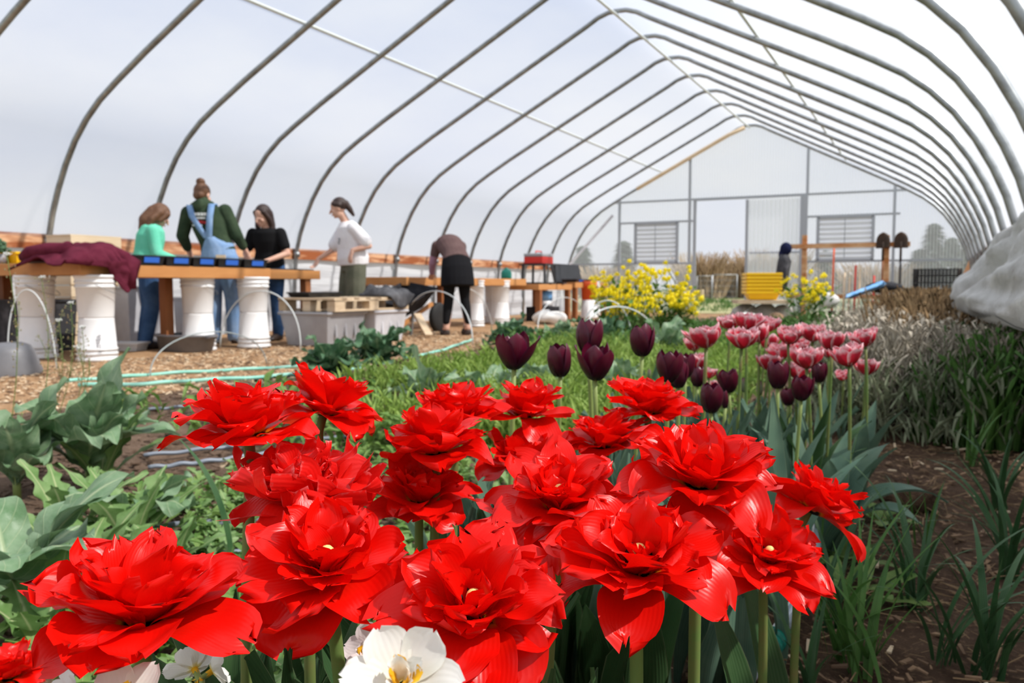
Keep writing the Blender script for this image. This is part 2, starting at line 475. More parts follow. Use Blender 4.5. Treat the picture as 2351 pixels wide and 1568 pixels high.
# ------------------------------------------------------------------ light and sky
def make_sky():
    w = bpy.data.worlds.new('sky'); SC.world = w; w.use_nodes = True
    nt = w.node_tree; nt.nodes.clear()
    out = nt.nodes.new('ShaderNodeOutputWorld'); bg = nt.nodes.new('ShaderNodeBackground')
    tc = nt.nodes.new('ShaderNodeTexCoord')
    mp = nt.nodes.new('ShaderNodeMapping'); mp.inputs['Scale'].default_value = (1.0, 1.0, 2.6)
    nt.links.new(tc.outputs['Generated'], mp.inputs['Vector'])
    n = _n(nt, 'ShaderNodeTexNoise', Scale=2.1, Detail=6, Roughness=0.55)
    nt.links.new(mp.outputs['Vector'], n.inputs['Vector'])
    c = _ramp(nt, n.outputs['Fac'], [(0.36, (0.58, 0.68, 0.90)), (0.58, (0.80, 0.86, 0.96)), (0.74, (1.0, 1.0, 1.0))])
    sx = nt.nodes.new('ShaderNodeSeparateXYZ'); nt.links.new(tc.outputs['Generated'], sx.inputs[0])
    low = _math(nt, 'SUBTRACT', 1.0, _math(nt, 'MULTIPLY', sx.outputs[2], 3.2), True)
    c = _mixc(nt, c, (0.98, 0.98, 1.0), _math(nt, 'MULTIPLY', low, 0.75))
    nt.links.new(c, bg.inputs['Color'])
    bg.inputs['Strength'].default_value = 0.90
    nt.links.new(bg.outputs[0], out.inputs['Surface'])


make_sky()
sun = bpy.data.lights.new('sun', 'SUN')
sun.energy = 6.4; sun.angle = R(1.2); sun.color = (1.0, 0.965, 0.90)
suno = bpy.data.objects.new('sun', sun); COL.objects.link(suno)
_az, _el = R(12), R(51)     # azimuth measured from +X towards +Y
sd = Vector((math.cos(_el) * math.cos(_az), math.cos(_el) * math.sin(_az), math.sin(_el)))
suno.rotation_euler = sd.to_track_quat('Z', 'Y').to_euler()
suno.location = sd * 30

# ------------------------------------------------------------------ the greenhouse
XL, XR, XM, YE = -8.10, 0.62, -3.74, 18.8
PROF = [(0, 4.13), (0.12, 4.125), (0.26, 4.08), (0.42, 3.99), (1.2, 3.59), (2.0, 3.18), (2.8, 2.77), (3.2, 2.55), (3.45, 2.40), (3.65, 2.24), (3.83, 2.05),
        (3.99, 1.82), (4.12, 1.58), (4.22, 1.35), (4.29, 1.12), (4.33, 0.8), (4.35, 0.4), (4.36, 0.0)]


def hoop_pts(off=0.0, zmin=-1):
    L = [(XM - d - off * min(1, d / 3), z + (off if d < 3.9 else 0)) for d, z in reversed(PROF)]
    Rr = [(XM + d + off * min(1, d / 3), z + (off if d < 3.9 else 0)) for d, z in PROF[1:]]
    return [p for p in L + Rr if p[1] >= zmin]


def noise_grid(x0, x1, y0, y1, nx, ny, amp, sc, z0=0.0, seed=0.0):
    xs, ys = np.linspace(x0, x1, nx), np.linspace(y0, y1, ny)
    V = [(x, y, z0 + amp * mnoise.fractal(Vector((x * sc + seed, y * sc, seed)), 0.9, 2.1, 4)) for y in ys for x in xs]
    return V


def soil_mat(name, c1, c2, c3, sc=7.0, bump=0.8, fs=110):
    m, nt, out = _nodes(name)
    a = _noise(nt, sc, 8, rough=0.7); b = _noise(nt, fs, 5, rough=0.7)
    c = _ramp(nt, a, [(0.35, c1), (0.65, c2)])
    c = _mixc(nt, c, c3, _math(nt, 'MULTIPLY', _math(nt, 'SUBTRACT', b, 0.52, True), 5.0, True))
    _finish(nt, out, c, 0.9, 0.15, 0, _math(nt, 'ADD', a, b), bump, bdist=0.02)
    return m


MT['soil'] = soil_mat('bed_soil', (0.12, 0.075, 0.05), (0.22, 0.145, 0.10), (0.31, 0.22, 0.155))
MT['chips'] = soil_mat('wood_chip_path', (0.30, 0.165, 0.08), (0.46, 0.28, 0.15), (0.62, 0.44, 0.27), sc=5, fs=42)
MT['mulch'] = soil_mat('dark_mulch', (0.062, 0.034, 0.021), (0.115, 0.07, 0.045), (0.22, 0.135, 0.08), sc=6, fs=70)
MT['field'] = soil_mat('field_grass', (0.16, 0.20, 0.07), (0.42, 0.36, 0.22), (0.30, 0.27, 0.12), sc=0.35, bump=0.4, fs=6)

mb = MB(); mb.grid(noise_grid(-4.0, -0.34, -0.5, YE, 120, 420, 0.022, 2.6), 120, 420)
tag(mb.build('floor', MT['soil']), 'brown garden soil of the planting beds', None, None, 'structure')
mb = MB(); mb.grid(noise_grid(XL, -3.95, -0.5, YE, 60, 200, 0.012, 1.6, 0.004), 60, 200)
tag(mb.build('path', MT['chips']), 'wood chip path in front of the potting benches', None, None, 'structure')
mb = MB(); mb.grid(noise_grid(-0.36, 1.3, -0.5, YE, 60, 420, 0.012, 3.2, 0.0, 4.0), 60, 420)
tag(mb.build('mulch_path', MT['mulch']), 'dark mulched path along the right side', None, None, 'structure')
mb = MB(); mb.grid(noise_grid(-70, 70, -25, 150, 30, 40, 0.0, 0.1, -0.06), 30, 40)
tag(mb.build('field', MT['field']), 'grass field outside the greenhouse', None, None, 'structure')

# roof film: over the hoops, from hip board to hip board
hp = hoop_pts(0.045, 1.05)
mb = MB()
ys = np.linspace(-7.0, YE, 60)
mb.grid([(x, y, z) for y in ys for x, z in hp], len(hp), len(ys))
tag(mb.build('ceiling', MT['film']), 'white translucent greenhouse film over the steel hoops', None, None, 'structure')

# roll-up curtain under the left hip board
mb = MB()
nz, ny = 14, 160
V = []
for z in np.linspace(0.0, 1.02, nz):
    for y in np.linspace(-3, YE, ny):
        V.append((XL - 0.03 + 0.02 * math.sin(y * 3.1 + z * 4) + 0.012 * math.sin(z * 24 + 0.6 * math.sin(y * 1.7)), y, z))
mb.grid(V, ny, nz)
tag(mb.build('wall_left', MT['curtain']), 'white plastic side curtain below the wooden hip board', None, None, 'structure')
mb = MB()
Yb = -3.0
k = 0
mb.box2((XL - 0.02, -3, 1.00), (XL + 0.025, YE, 1.15))
tag(mb.build('baseboard_left', MT['board'], smooth=False), 'orange brown wooden hip board along the left side', None, None, 'structure')
mb = MB(); mb.box2((XR - 0.02, -3, 1.02), (XR + 0.02, YE, 1.16))
tag(mb.build('baseboard_right', MT['board'], smooth=False), 'wooden hip board along the right side', None, None, 'structure')

ORD = ['standing on the end wall', 'first in front of the end wall'] + [w + ' in front of the end wall' for w in ('second', 'third', 'fourth', 'fifth', 'sixth', 'seventh', 'eighth', 'ninth', 'tenth')] + ['standing beside the stacked pale crates', 'cut off by the upper left corner of the photo']
pts = hoop_pts()
# refine the profile
PP = np.array(pts)
for k in range(13):
    Y = YE - 1.22 * k - (0.06 if k == 0 else 0)
    root = thing('steel_hoop', (XM, Y, 0), 'grey galvanized steel hoop, ' + ORD[k], 'greenhouse hoop', 'steel hoops of the greenhouse')
    mb = MB(); mb.tube([(x, Y, z) for x, z in pts], 0.030, 12); mb.build('pipe', MT['steel'], root)
    mb = MB(); mb.box((XL + 0.05, Y, 1.07), (0.05, 0.05, 0.1)); mb.lathe([(0.045, 0.0), (0.045, 0.07)], (XL + 0.07, Y, 1.03), 12)
    mb.build('bracket', MT['steel'], root)
for name, X, z, lab in (('purlin', XM, 4.075, 'thin white pipe running under the ridge of the roof'), ('purlin', -5.72, 3.25, 'thin white pipe running under the left roof slope'), ('purlin', -1.76, 3.25, 'thin white pipe running under the right roof slope')):
    mb = MB(); mb.tube([(X, y, z) for y in np.linspace(-1, YE - 0.1, 30)], 0.019, 8)
    tag(mb.build(name, MT['wire'], origin=(X, 5, z)), lab, 'purlin pipe')

# end wall: ribbed panels with a doorway
def gable(x):
    d = abs(x - XM)
    for (d0, z0), (d1, z1) in zip(PROF, PROF[1:]):
        if d0 <= d <= d1: return z0 + (z1 - z0) * (d - d0) / (d1 - d0)
    return 0


DX0, DX1, DZ = -4.93, -3.76, 2.55        # the open doorway
mb = MB()


def strip(x0, x1, zlo, zhi=None, n=24, y=YE):
    xs = np.linspace(x0, x1, n)
    V = [(x, y, zlo) for x in xs] + [(x, y, gable(x) if zhi is None else zhi) for x in xs]
    mb.grid(V, n, 2)


LV = [(-6.33, -5.33, 1.16, 2.08), (-2.28, -1.20, 1.16, 2.08)]
strip(XL, LV[0][0], 0); strip(LV[0][0], LV[0][1], 0, LV[0][2]); strip(LV[0][0], LV[0][1], LV[0][3]); strip(LV[0][1], DX0, 0)
strip(DX0, DX1, DZ); strip(DX1, LV[1][0], 0); strip(LV[1][0], LV[1][1], 0, LV[1][2]); strip(LV[1][0], LV[1][1], LV[1][3]); strip(LV[1][1], XR, 0)
wb = mb.build('wall_back', MT['poly'])
tag(wb, 'ribbed translucent end wall with the doorway and louvers', None, None, 'structure')


def rail(name, a, b, r=0.022, mat='steel_end', parent=wb):
    m = MB(); m.beam(a, b, r * 2, r * 2); return m.build(name, MT[mat], parent, smooth=False)


Yw = YE - 0.05
for x, z0, z1 in ((-6.73, 0, gable(-6.73)), (-5.05, 0, gable(-5.05)), (-2.51, 2.55, gable(-2.51)), (-0.81, 0, gable(-0.81))):
    rail('wall_post', (x, Yw, z0), (x, Yw, z1), 0.028)
rail('wall_rail', (-6.85, Yw, 2.59), (-0.55, Yw, 2.57)); rail('wall_rail', (-6.73, Yw, 2.1), (-4.95, Yw, 2.1)); rail('wall_rail', (-2.5, Yw, 2.1), (-0.7, Yw, 2.1))
rail('wall_rail', (-8.05, Yw, 1.145), (-4.95, Yw, 1.145)); rail('wall_rail', (-3.7, Yw, 1.35), (-2.5, Yw, 1.35)); rail('wall_rail', (-2.5, Yw, 1.145), (0.45, Yw, 1.145))
rail('wall_brace', (-8.1, Yw - 0.7, 0.72), (-6.9, Yw, 2.3), 0.03, 'curtain')
d1 = thing('door_1', (DX0, YE - 0.06, 0), 'open doorway in the end wall with its sliding panel pushed aside', 'door', kind='structure')
for a, b, r in (((DX0, Yw, 0), (DX0, Yw, 2.58), 0.035), ((-2.57, Yw, 0), (-2.57, Yw, 2.56), 0.075), ((DX1, Yw - .04, 0.05), (DX1, Yw - .04, 2.52), 0.03), ((DX0, Yw, 2.56), (-2.5, Yw, 2.56), 0.03)):
    m = MB(); m.beam(a, b, r * 2, r); m.build('door_post' if a[0] == b[0] else 'door_track', MT['steel_end'], d1, smooth=False)
MT['panel'] = film_mat('door_panel_plastic', 0.70, (0.9, 0.92, 0.95), ribs=70)
m = MB(); m.box2((DX1, YE - .10, .05), (-2.62, YE - .085, 2.5)); m.build('door_panel', MT['panel'], d1, smooth=False)
for i, (x0, x1, z0, z1) in enumerate(LV):
    t = thing('louver_vent', ((x0 + x1) / 2, YE - 0.05, z0), ('smaller grey louvered vent left of the doorway' if i == 0 else 'grey louvered vent behind the tool rail, right of the doorway'), 'vent', 'louvered vents in the end wall')
    m = MB()
    for a, b in (((x0, z0), (x0, z1)), ((x1, z0), (x1, z1)), ((x0, z0), (x1, z0)), ((x0, z1), (x1, z1))):
        m.beam((a[0], YE - 0.06, a[1]), (b[0], YE - 0.06, b[1]), 0.06, 0.06)
    m.build('frame', MT['steel_end'], t, smooth=False)
    m = MB(); n = 9
    for j in range(n):
        zc = z0 + (j + 0.5) * (z1 - z0) / n
        m.box(((x0 + x1) / 2, YE - 0.06, zc), (x1 - x0 - 0.03, 0.015, (z1 - z0) / n * .84), Matrix.Rotation(R(-28), 3, 'X'))
    m.build('slats', MT['louver'], t, smooth=False)
    m = MB(); m.beam(((x0 + x1) / 2, YE - 0.13, z0 + .05), ((x0 + x1) / 2, YE - 0.13, z1 - .05), 0.015, 0.015); m.build('pull_rod', MT['steel_end'], t, smooth=False)
m = MB(); m.tube([(XM - d - 0.0, YE - 0.12, z - 0.02) for d, z in [(2.55, 2.9), (2.0, 3.18), (1.2, 3.59), (0.45, 3.97), (0.1, 4.1)]], 0.045, 6)
tag(m.build('gable_lath', MT['pine'], origin=(XM - 1, YE - .12, 3.6)), 'pale wooden lath along the left slope of the end wall gable', 'lath')

# bunched-up side curtain hanging on the right
def bunch():
    nu, nv = 48, 130
    V = []
    prof = [(0.60, 1.08), (0.52, 1.08), (0.43, 1.03), (0.35, 0.95), (0.27, 0.86), (0.19, 0.76), (0.11, 0.66), (0.06, 0.57), (0.08, 0.50), (0.20, 0.45), (0.38, 0.41), (0.58, 0.42)]
    pu = np.linspace(0, len(prof) - 1, nu)
    px = np.interp(pu, range(len(prof)), [p[0] for p in prof]); pz = np.interp(pu, range(len(prof)), [p[1] for p in prof])
    for j in range(nv):
        y = -0.6 + 6.6 * j / (nv - 1)
        g = min(1, max(0, (y - 2.6) / 2.6)); g = g * g * (3 - 2 * g)
        t = max(0, (y - 5.4) / 0.6); k = math.sqrt(max(0.03, 1 - t * t))
        out = (0.30 + 0.70 * g) * k
        for i in range(nu):
            f = math.sin(PI * i / (nu - 1)) ** .7
            cr = abs(mnoise.noise(Vector((y * 2.2 + pz[i] * 2.5, pz[i] * 2, 2.0)))) * .24 + mnoise.noise(Vector((px[i] * 9, y * 4.0 + pz[i] * 6, pz[i] * 9))) * .05
            x = 0.58 + (px[i] - 0.58) * out + cr * f * (0.3 + .7 * g)
            z = 1.10 + (pz[i] - 1.10) * (0.75 + 0.25 * k) - .5 * cr * f
            V.append((x, y, z))
    mb = MB(); mb.grid(V, nu, nv)
    return mb.build('rolled_side_curtain', MT['rollfilm'], origin=(0.5, 2, 0.6))


tag(bunch(), 'cloudy white plastic side curtain bunched up along the right edge', 'plastic curtain')

# ------------------------------------------------------------------ outside, seen through the doorway and the end wall
rng = random.Random(11)
MT['twig'] = M('bare_brown_twigs', (0.30, 0.21, 0.13), 0.9, 0.1, n=(0.8, (0.44, 0.32, 0.20), 0.4, 0.65))
MT['conifer'] = M('conifer_needles', (0.05, 0.075, 0.06), 0.9, 0.1, n=(1.5, (0.10, 0.12, 0.10), 0.4, 0.65))
MT['trunk'] = M('tree_trunk', (0.12, 0.08, 0.06), 0.9, 0.1)


def twig_shrub(loc, w, h, label, n=420):
    t = thing('bare_shrub', loc, label, 'shrub', 'bare shrubs behind the field')
    m = MB()
    for _ in range(n):
        a = rng.uniform(0, 2 * PI); r0 = rng.uniform(0, .35) * w; sp = rng.uniform(0.1, 1.0)
        x0, y0 = loc[0] + r0 * math.cos(a), loc[1] + r0 * math.sin(a) * .6
        L = h * rng.uniform(.55, 1.0)
        x1, y1 = x0 + math.cos(a) * sp * w * .35, y0 + math.sin(a) * sp * w * .3
        m.tube([(x0, y0, loc[2]), ((x0 * 2 + x1) / 3 + rng.uniform(-.1, .1), (y0 * 2 + y1) / 3, loc[2] + L * .5), (x1, y1, loc[2] + L)], [.05, .04, .015], 3, False)
    m.build('twigs', MT['twig'], t, smooth=False)
    return t


for i, (px, d, w, h, lab) in enumerate([(1612, 46, 3.4, 2.6, 'bare brown shrub by the left post of the open doorway'), (1660, 48, 3.6, 2.1, 'bare brown shrub in the middle of the open doorway'), (1705, 47, 3.2, 2.4, 'bare brown shrub by the sliding door panel'),
                                    (1775, 47, 4.6, 2.9, 'bare brown shrub behind the sliding door panel'), (1385, 47, 4.0, 1.9, 'pale bare shrub left of the small louvered vent'), (2010, 50, 6.0, 2.2, 'bare shrub seen behind the shovels')]):
    P = at(px, HOR, d)
    twig_shrub((P[0], P[1], -0.06), w, h, lab)


def conifer(loc, h, w, label):
    t = thing('conifer_tree', loc, label, 'tree', 'conifers beyond the end wall')
    m = MB(); m.tube([loc, (loc[0], loc[1], loc[2] + h * .9)], [.12, .03], 6); m.build('trunk', MT['trunk'], t)
    m = MB()
    for _ in range(1300):
        z = rng.uniform(.04, 1) ** .8; r = w * (1.02 - z) ** .8 * rng.uniform(.15, 1); a = rng.uniform(0, 2 * PI)
        c = np.array([loc[0] + r * math.cos(a), loc[1] + r * math.sin(a), loc[2] + z * h])
        e = c + np.array([math.cos(a), math.sin(a), -.35]) * rng.uniform(.25, .6); s = np.array([-math.sin(a), math.cos(a), 0]) * .12
        m.add([c - s, c + s, e], [(0, 1, 2)])
    m.build('foliage', MT['conifer'], t, smooth=False)


for px, d, h, w, lab in ((2140, 48, 4.3, 1.5, 'dark conifer seen through the end wall, tallest, above the black crates'), (2182, 50, 3.6, 1.5, 'dark conifer right of the tallest one, through the end wall'), (2108, 52, 3.0, 1.4, 'dark conifer left of the tallest one, through the end wall'), (2222, 52, 3.2, 1.5, 'dark conifer seen through the right corner of the end wall'),
                         (1337, 50, 3.1, 1.1, 'dark conifer seen through the end wall near the left corner'), (1432, 50, 3.4, 1.2, 'dark conifer seen through the end wall beside the small louvered vent'), (1893, 52, 2.9, 1.2, 'dark conifer seen through the end wall by the tool rail')):
    P = at(px, HOR, d); conifer((P[0], P[1], -.06), h, w, lab)

MT['chain'] = M('chain_link', (0.36, 0.37, 0.38), 0.5, 0.4, 0.5)


def fence(px0, px1, d, h, label):
    a, b = at(px0, HOR, d), at(px1, HOR, d); a[2] = b[2] = -.06
    t = thing('wire_fence_panel', (a + b) / 2 * np.array([1, 1, 0]) + np.array([0, 0, -.06]), label, 'fence')
    up = np.array([0, 0, h])
    m = MB()
    for p, q in ((a, a + up), (b, b + up), (a + up, b + up), (a + up * .06, b + up * .06)): m.tube([p, q], .018, 6)
    m.build('frame', MT['chain'], t)
    m = MB(); n = 12
    for i in range(1, n):
        p = a + (b - a) * i / n
        m.tube([p, p + up], .005, 3, False)
    for i in range(1, 5):
        m.tube([a + up * i / 5, b + up * i / 5], .005, 3, False)
    m.build('mesh', MT['chain'], t)


fence(1636, 1692, 34, 1.15, 'grey wire fence panel standing in the field beyond the doorway')
fence(1600, 1634, 38, 1.15, 'grey wire fence panel by the left side of the doorway view')
P = at(1612, HOR, 32); P[2] = -.06
m = MB(); m.beam(P, P + np.array([0, 0, .55]), .1, .1); tag(m.build('fence_post', MT['pine'], smooth=False, origin=P), 'short pale wooden post in the field beyond the doorway', 'post')

# ------------------------------------------------------------------ benches
def bench(x0, x1, y0, y1, top, h, label, legs, mat='bench', deck=True):
    t = thing('potting_bench', ((x0 + x1) / 2, (y0 + y1) / 2, 0), label, 'bench')
    fr = MB()
    w = 0.04
    fr.box2((x1 - w, y0, top - h), (x1, y1, top)); fr.box2((x0, y0, top - h), (x0 + w, y1, top))
    fr.box2((x0 + w, y0, top - h), (x1 - w, y0 + w, top)); fr.box2((x0 + w, y1 - w, top - h), (x1 - w, y1, top))
    fr.build('frame', MT[mat], t, smooth=False, bevel=0.004)
    dk = MB()
    n = max(3, int((y1 - y0) / 0.16)); s = (y1 - y0 - 2 * w) / n
    for i in range(n):
        dk.box2((x0 + w, y0 + w + i * s + .004, top - 0.035), (x1 - w, y0 + w + (i + 1) * s - .004, top - 0.012))
    dk.build('deck_boards', MT['benchdark'], t, smooth=False)
    for (lx, ly) in legs:
        m = MB(); m.box2((lx - .045, ly - .045, 0), (lx + .045, ly + .045, top - .04)); m.build('leg', MT['benchdark'], t, smooth=False, bevel=0.004)
    return t


bench(-7.75, -6.08, 4.33, 4.76, 0.81, 0.10, 'wide orange brown potting bench under the maroon jacket', [(-7.6, 4.45), (-7.6, 4.65)])
bench(-6.66, -6.08, 4.77, 6.45, 0.80, 0.105, 'long potting bench holding the row of black seed trays', [(-6.52, 5.52)])
bench(-6.98, -6.40, 6.50, 7.60, 0.80, 0.10, 'potting bench end beside the person in the black t-shirt', [(-6.47, 7.42), (-6.9, 7.42)])
bench(-7.15, -6.15, 9.00, 12.55, 0.74, 0.11, 'long brown bench at which the person in dark leggings bends over', [(-6.25, 10.0), (-7.0, 9.2), (-7.0, 12.3)], 'bench')
bench(-6.75, -5.95, 12.62, 14.05, 0.655, 0.10, 'low square-legged bench under the red toolbox', [(-6.0, 12.72), (-6.0, 13.95), (-6.65, 12.72), (-6.65, 13.95)])
bench(-6.75, -5.95, 14.2, 15.9, 0.69, 0.10, 'low bench with black trays behind the yellow flowers', [(-6.0, 14.3), (-6.65, 14.3), (-6.0, 15.8)])


# ------------------------------------------------------------------ buckets
def bucket_proto(upright, loc, label):
    t = thing('plastic_bucket', loc, label, 'bucket', 'white plastic buckets under the benches')
    h, r0, r1 = 0.352, 0.134, 0.156
    pr = [(0.0, 0.006), (r0 - .008, 0.006), (r0, 0.0), (r0 + .001, .01), (r0 + (r1 - r0) * .68, .245), (r1 + .001, .25), (r1 + .002, .262), (r1 - .005, .266), (r1 - .004, .285),
          (r1 + .003, .288), (r1 + .003, .30), (r1 - .003, .304), (r1 - .002, .325), (r1 + .006, .33), (r1 + .007, h), (r1 - .002, h), (r1 - .006, h - .02), (r0 - .004, .02), (0.0, .015)]
    if not upright:
        pr = [(r, h - z) for r, z in pr]
    m = MB(); m.lathe(pr, loc, 36); bd = m.build('body', MT['bucket'], t)
    zz = .272 if upright else h - .272
    a0 = R(-60)
    m = MB()
    pts = [(loc[0] + (r1 + .012 + .02 * math.sin(PI * i / 12)) * math.cos(a0 + PI * i / 12), loc[1] + (r1 + .012 + .02 * math.sin(PI * i / 12)) * math.sin(a0 + PI * i / 12), loc[2] + zz - (.09 * math.sin(PI * i / 12) if upright else -.0)) for i in range(13)]
    m.tube(pts, .0028, 6); m.build('handle', MT['steel'], bd, pm=wmat(t))
    return t


stacks = [(-6.85, 4.45, 'under the left end of the wide bench'), (-6.17, 4.52, 'under the maroon jacket'), (-6.28, 5.68, 'behind the grey oval tub'), (-6.12, 6.24, 'at the right end of the tray bench'),
          (-6.28, 11.0, 'beside the shoes of the bending person'), (-6.28, 11.85, 'right of the bending person'), (-6.7, 12.4, 'in the shade behind the far bench end'), (-6.05, 15.3, 'under the bench by the yellow flowers')]
pu = pi_ = None
for x, y, w in stacks:
    l1, l2 = 'white plastic bucket upside down on the ground ' + w, 'white plastic bucket set on an upturned one ' + w
    if pi_ is None:
        pi_ = bucket_proto(False, (x, y, 0.008), l1); pu = bucket_proto(True, (x, y, 0.36), l2)
    else:
        dup(pi_, (x, y, 0.008), random.Random(int(x * 99)).uniform(0, 1), l1); dup(pu, (x, y, 0.36), random.Random(int(y * 99)).uniform(0, 1), l2)
# printed block on one bucket
m = MB()
for r in range(6):
    for c in range(4):
        if (r * 7 + c * 3) % 5 == 0: continue
        a = -0.62 + c * 0.055
        p = np.array([-6.17 + .1515 * math.cos(a), 4.52 + .1515 * math.sin(a), .09 + r * .026])
        m.box(p, (.002, .0075, .02), Matrix.Rotation(a, 3, 'Z'))
o = m.build('printed_block', MT['print'], smooth=False)
for q in [x for x in COL.objects if x.get('label') == 'white plastic bucket upside down on the ground under the maroon jacket']:
    pm = Matrix.Translation(Vector(q.location)) @ Matrix.Rotation(q.rotation_euler.z, 4, 'Z')
    o.parent = next(c for c in q.children if c.name.startswith('body')); o.matrix_local = pm.inverted()


# ------------------------------------------------------------------ trays, tubs, boxes
def open_box(m, c, sx, sy, h, taper=0.88, rim=0.012, wall=0.006, rz=0.0, mi=0):
    """A tapered open tub with a rim."""
    def ring(k, z): return [(-sx * k / 2, -sy * k / 2, z), (sx * k / 2, -sy * k / 2, z), (sx * k / 2, sy * k / 2, z), (-sx * k / 2, sy * k / 2, z)]
    def ringo(ex, z, k=1.0): return [(-sx * k / 2 - ex, -sy * k / 2 - ex, z), (sx * k / 2 + ex, -sy * k / 2 - ex, z), (sx * k / 2 + ex, sy * k / 2 + ex, z), (-sx * k / 2 - ex, sy * k / 2 + ex, z)]
    rings = [ring(taper, 0), ringo(0, h - rim * 1.4), ringo(rim, h - rim * 1.4), ringo(rim, h), ringo(-wall, h), ringo(-wall, .008, taper)]
    V = np.array(sum(rings, []))
    Rz = np.array(Matrix.Rotation(rz, 3, 'Z'))
    V = V @ Rz.T + np.asarray(c, float)
    F = [(0, 3, 2, 1)]
    for i in range(5):
        F += [(i * 4 + j, i * 4 + (j + 1) % 4, (i + 1) * 4 + (j + 1) % 4, (i + 1) * 4 + j) for j in range(4)]
    F.append((20, 21, 22, 23))
    m.add(V, F, mi=mi)


tray_lab = ['leftmost black seed tray, beside the maroon jacket', 'black seed tray second from the jacket, by the hands in mint green', 'middle black seed tray, in front of the denim overalls', 'black seed tray fourth from the jacket, by the right hand of the person in overalls', 'black seed tray at the right end of the row, before the black t-shirt']
for i, y in enumerate([4.97, 5.285, 5.58, 5.89, 6.23]):
    c = (-6.26, y, 0.802)
    t = thing('seed_tray', c, tray_lab[i], 'seed tray', 'black seed trays in a row on the bench')
    m = MB(); open_box(m, c, .40, (.31, .275, .27, .29, .315)[i], .085, .92, .009); bd = m.build('tray', MT['tray'], t, smooth=False)
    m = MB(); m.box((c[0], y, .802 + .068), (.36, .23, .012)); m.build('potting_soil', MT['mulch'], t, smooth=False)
    m = MB(); m.box((c[0] + .2, y + .02, .802 + .046), (.004, .155, .048), Matrix.Rotation(R(9), 3, 'Y')); m.build('blue_label', MT['blue'], bd, smooth=False, pm=wmat(t))
m = MB(); m.box((-6.68, 7.1, .808), (.5, .85, .012)); tag(m.build('rubber_mat', MT['black'], smooth=False, origin=(-6.68, 7.1, .8)), 'thin black mat on the bench by the black t-shirt', 'mat')

# things on and under the wide bench
P = onY(30, 612, 4.7)
m = MB(); open_box(m, (-7.30, 4.62, .80), .34, .30, .12, .85, .012)
tag(m.build('yellow_tub', MT['yellow'], smooth=False, origin=(-7.3, 4.62, .8)), 'small yellow tub on the left end of the wide bench', 'tub')
m = MB(); open_box(m, (-6.80, 4.55, .80), .38, .26, .05, .92, .008)
tag(m.build('seed_tray', MT['tray'], smooth=False, origin=(-6.8, 4.55, .8)), 'black tray between the yellow tub and the maroon jacket', 'seed tray')
t = thing('potted_seedling', (-7.28, 4.42, .80), 'dark potted plant at the far left end of the wide bench', 'plant')
m = MB(); m.lathe([(.045, 0), (.06, .1), (.063, .1), (.05, .012), (0, .012)], (-7.28, 4.42, .80), 18); m.build('pot', MT['clearbin'], t)
m = MB(); rr = random.Random(2)
for _ in range(90):
    a, e, r = rr.uniform(0, 6.3), rr.uniform(-.2, 1.4), rr.uniform(.02, .10)
    c = np.array([-7.28 + r * math.cos(a) * math.cos(e), 4.42 + r * math.sin(a) * math.cos(e), .93 + r * math.sin(e)])
    m.ball(c, (.018, .018, .008), 5, 3, Matrix.Rotation(a, 3, 'Z') @ Matrix.Rotation(e, 3, 'X'))
m.build('foliage', MT['kaledark'], t)

crl = ['bottom', 'middle', 'top']
for i in range(3):
    c = np.array([-7.72, 5.52 + .015 * i, 0.02 + .37 * i])
    t = thing('wooden_crate', c, crl[i] + ' pale wooden crate of the stack against the hip board', 'crate', 'pale wooden crates stacked by the wall')
    m = MB()
    for j in range(3):
        z = c[2] + .06 + j * .12
        for sgn in (1, -1):
            m.box(c + np.array([.18 * sgn, 0, z - c[2]]), (.018, .56, .108)); m.box(c + np.array([0, .27 * sgn, z - c[2]]), (.36, .018, .108))
    m.box(c + np.array([0, 0, .012]), (.35, .54, .018))
    if i == 2: m.box(c + np.array([0, 0, .36]), (.38, .57, .014))
    m.build('slats', MT['pine'], t, smooth=False)
    for sx in (1, -1):
        for sy in (1, -1): m = MB(); m.box(c + np.array([.155 * sx, .245 * sy, .18]), (.03, .03, .35)); m.build('corner_post', MT['pine'], t, smooth=False)
t = thing('flower_pot', (-7.35, 4.78, 0.42), 'orange flower pot under the wide bench on a dark box', 'pot')
m = MB(); m.lathe([(.07, 0), (.1, .17), (.112, .17), (.112, .21), (.1, .21), (.08, .02), (0, .02)], (-7.35, 4.78, .50), 24); m.build('pot', MT['orange'], t)
for (x, y, z, sx, sy, h, mt, lab, cat) in [(-7.38, 4.78, .02, .5, .5, .48, 'greycloth', 'dark box under the wide bench, below the orange pot', 'box'), (-7.42, 5.9, .0, .4, .5, .62, 'whitebin', 'tall white bin under the seed tray bench', 'bin'), (-7.3, 6.55, .0, .3, .3, .5, 'whitebin', 'white bin behind the legs of the person in overalls', 'bin'),
                               (-7.3, 4.62, .02, .0, .0, 0, '', '', '')]:
    if not h: continue
    m = MB(); open_box(m, (x, y, z), sx, sy, h, .9, .015); tag(m.build('storage_' + cat, MT[mt], smooth=False, origin=(x, y, z)), lab, cat)
c = ground(294, 806); m = MB(); open_box(m, c, .30, .22, .085, .86, .012, rz=.4)
tag(m.build('white_tub', MT['bucket'], smooth=False, origin=c), 'low white tub on the wood chips by the blue jeans', 'tub')
c = ground(20, 862)
m = MB(); m.lathe([(.21, 0), (.215, .02), (.17, .17), (.15, .205), (.10, .225), (0, .23)], c, 32, rot=Matrix.Rotation(.06, 3, 'X'))
tag(m.build('black_tub', MT['grey'], origin=c), 'dark grey tub lying upside down at the left edge', 'tub')
c = ground(428, 806)
t = thing('oval_tub', c, 'low dark grey oval tub on the wood chips before the bench', 'tub', rz=0)
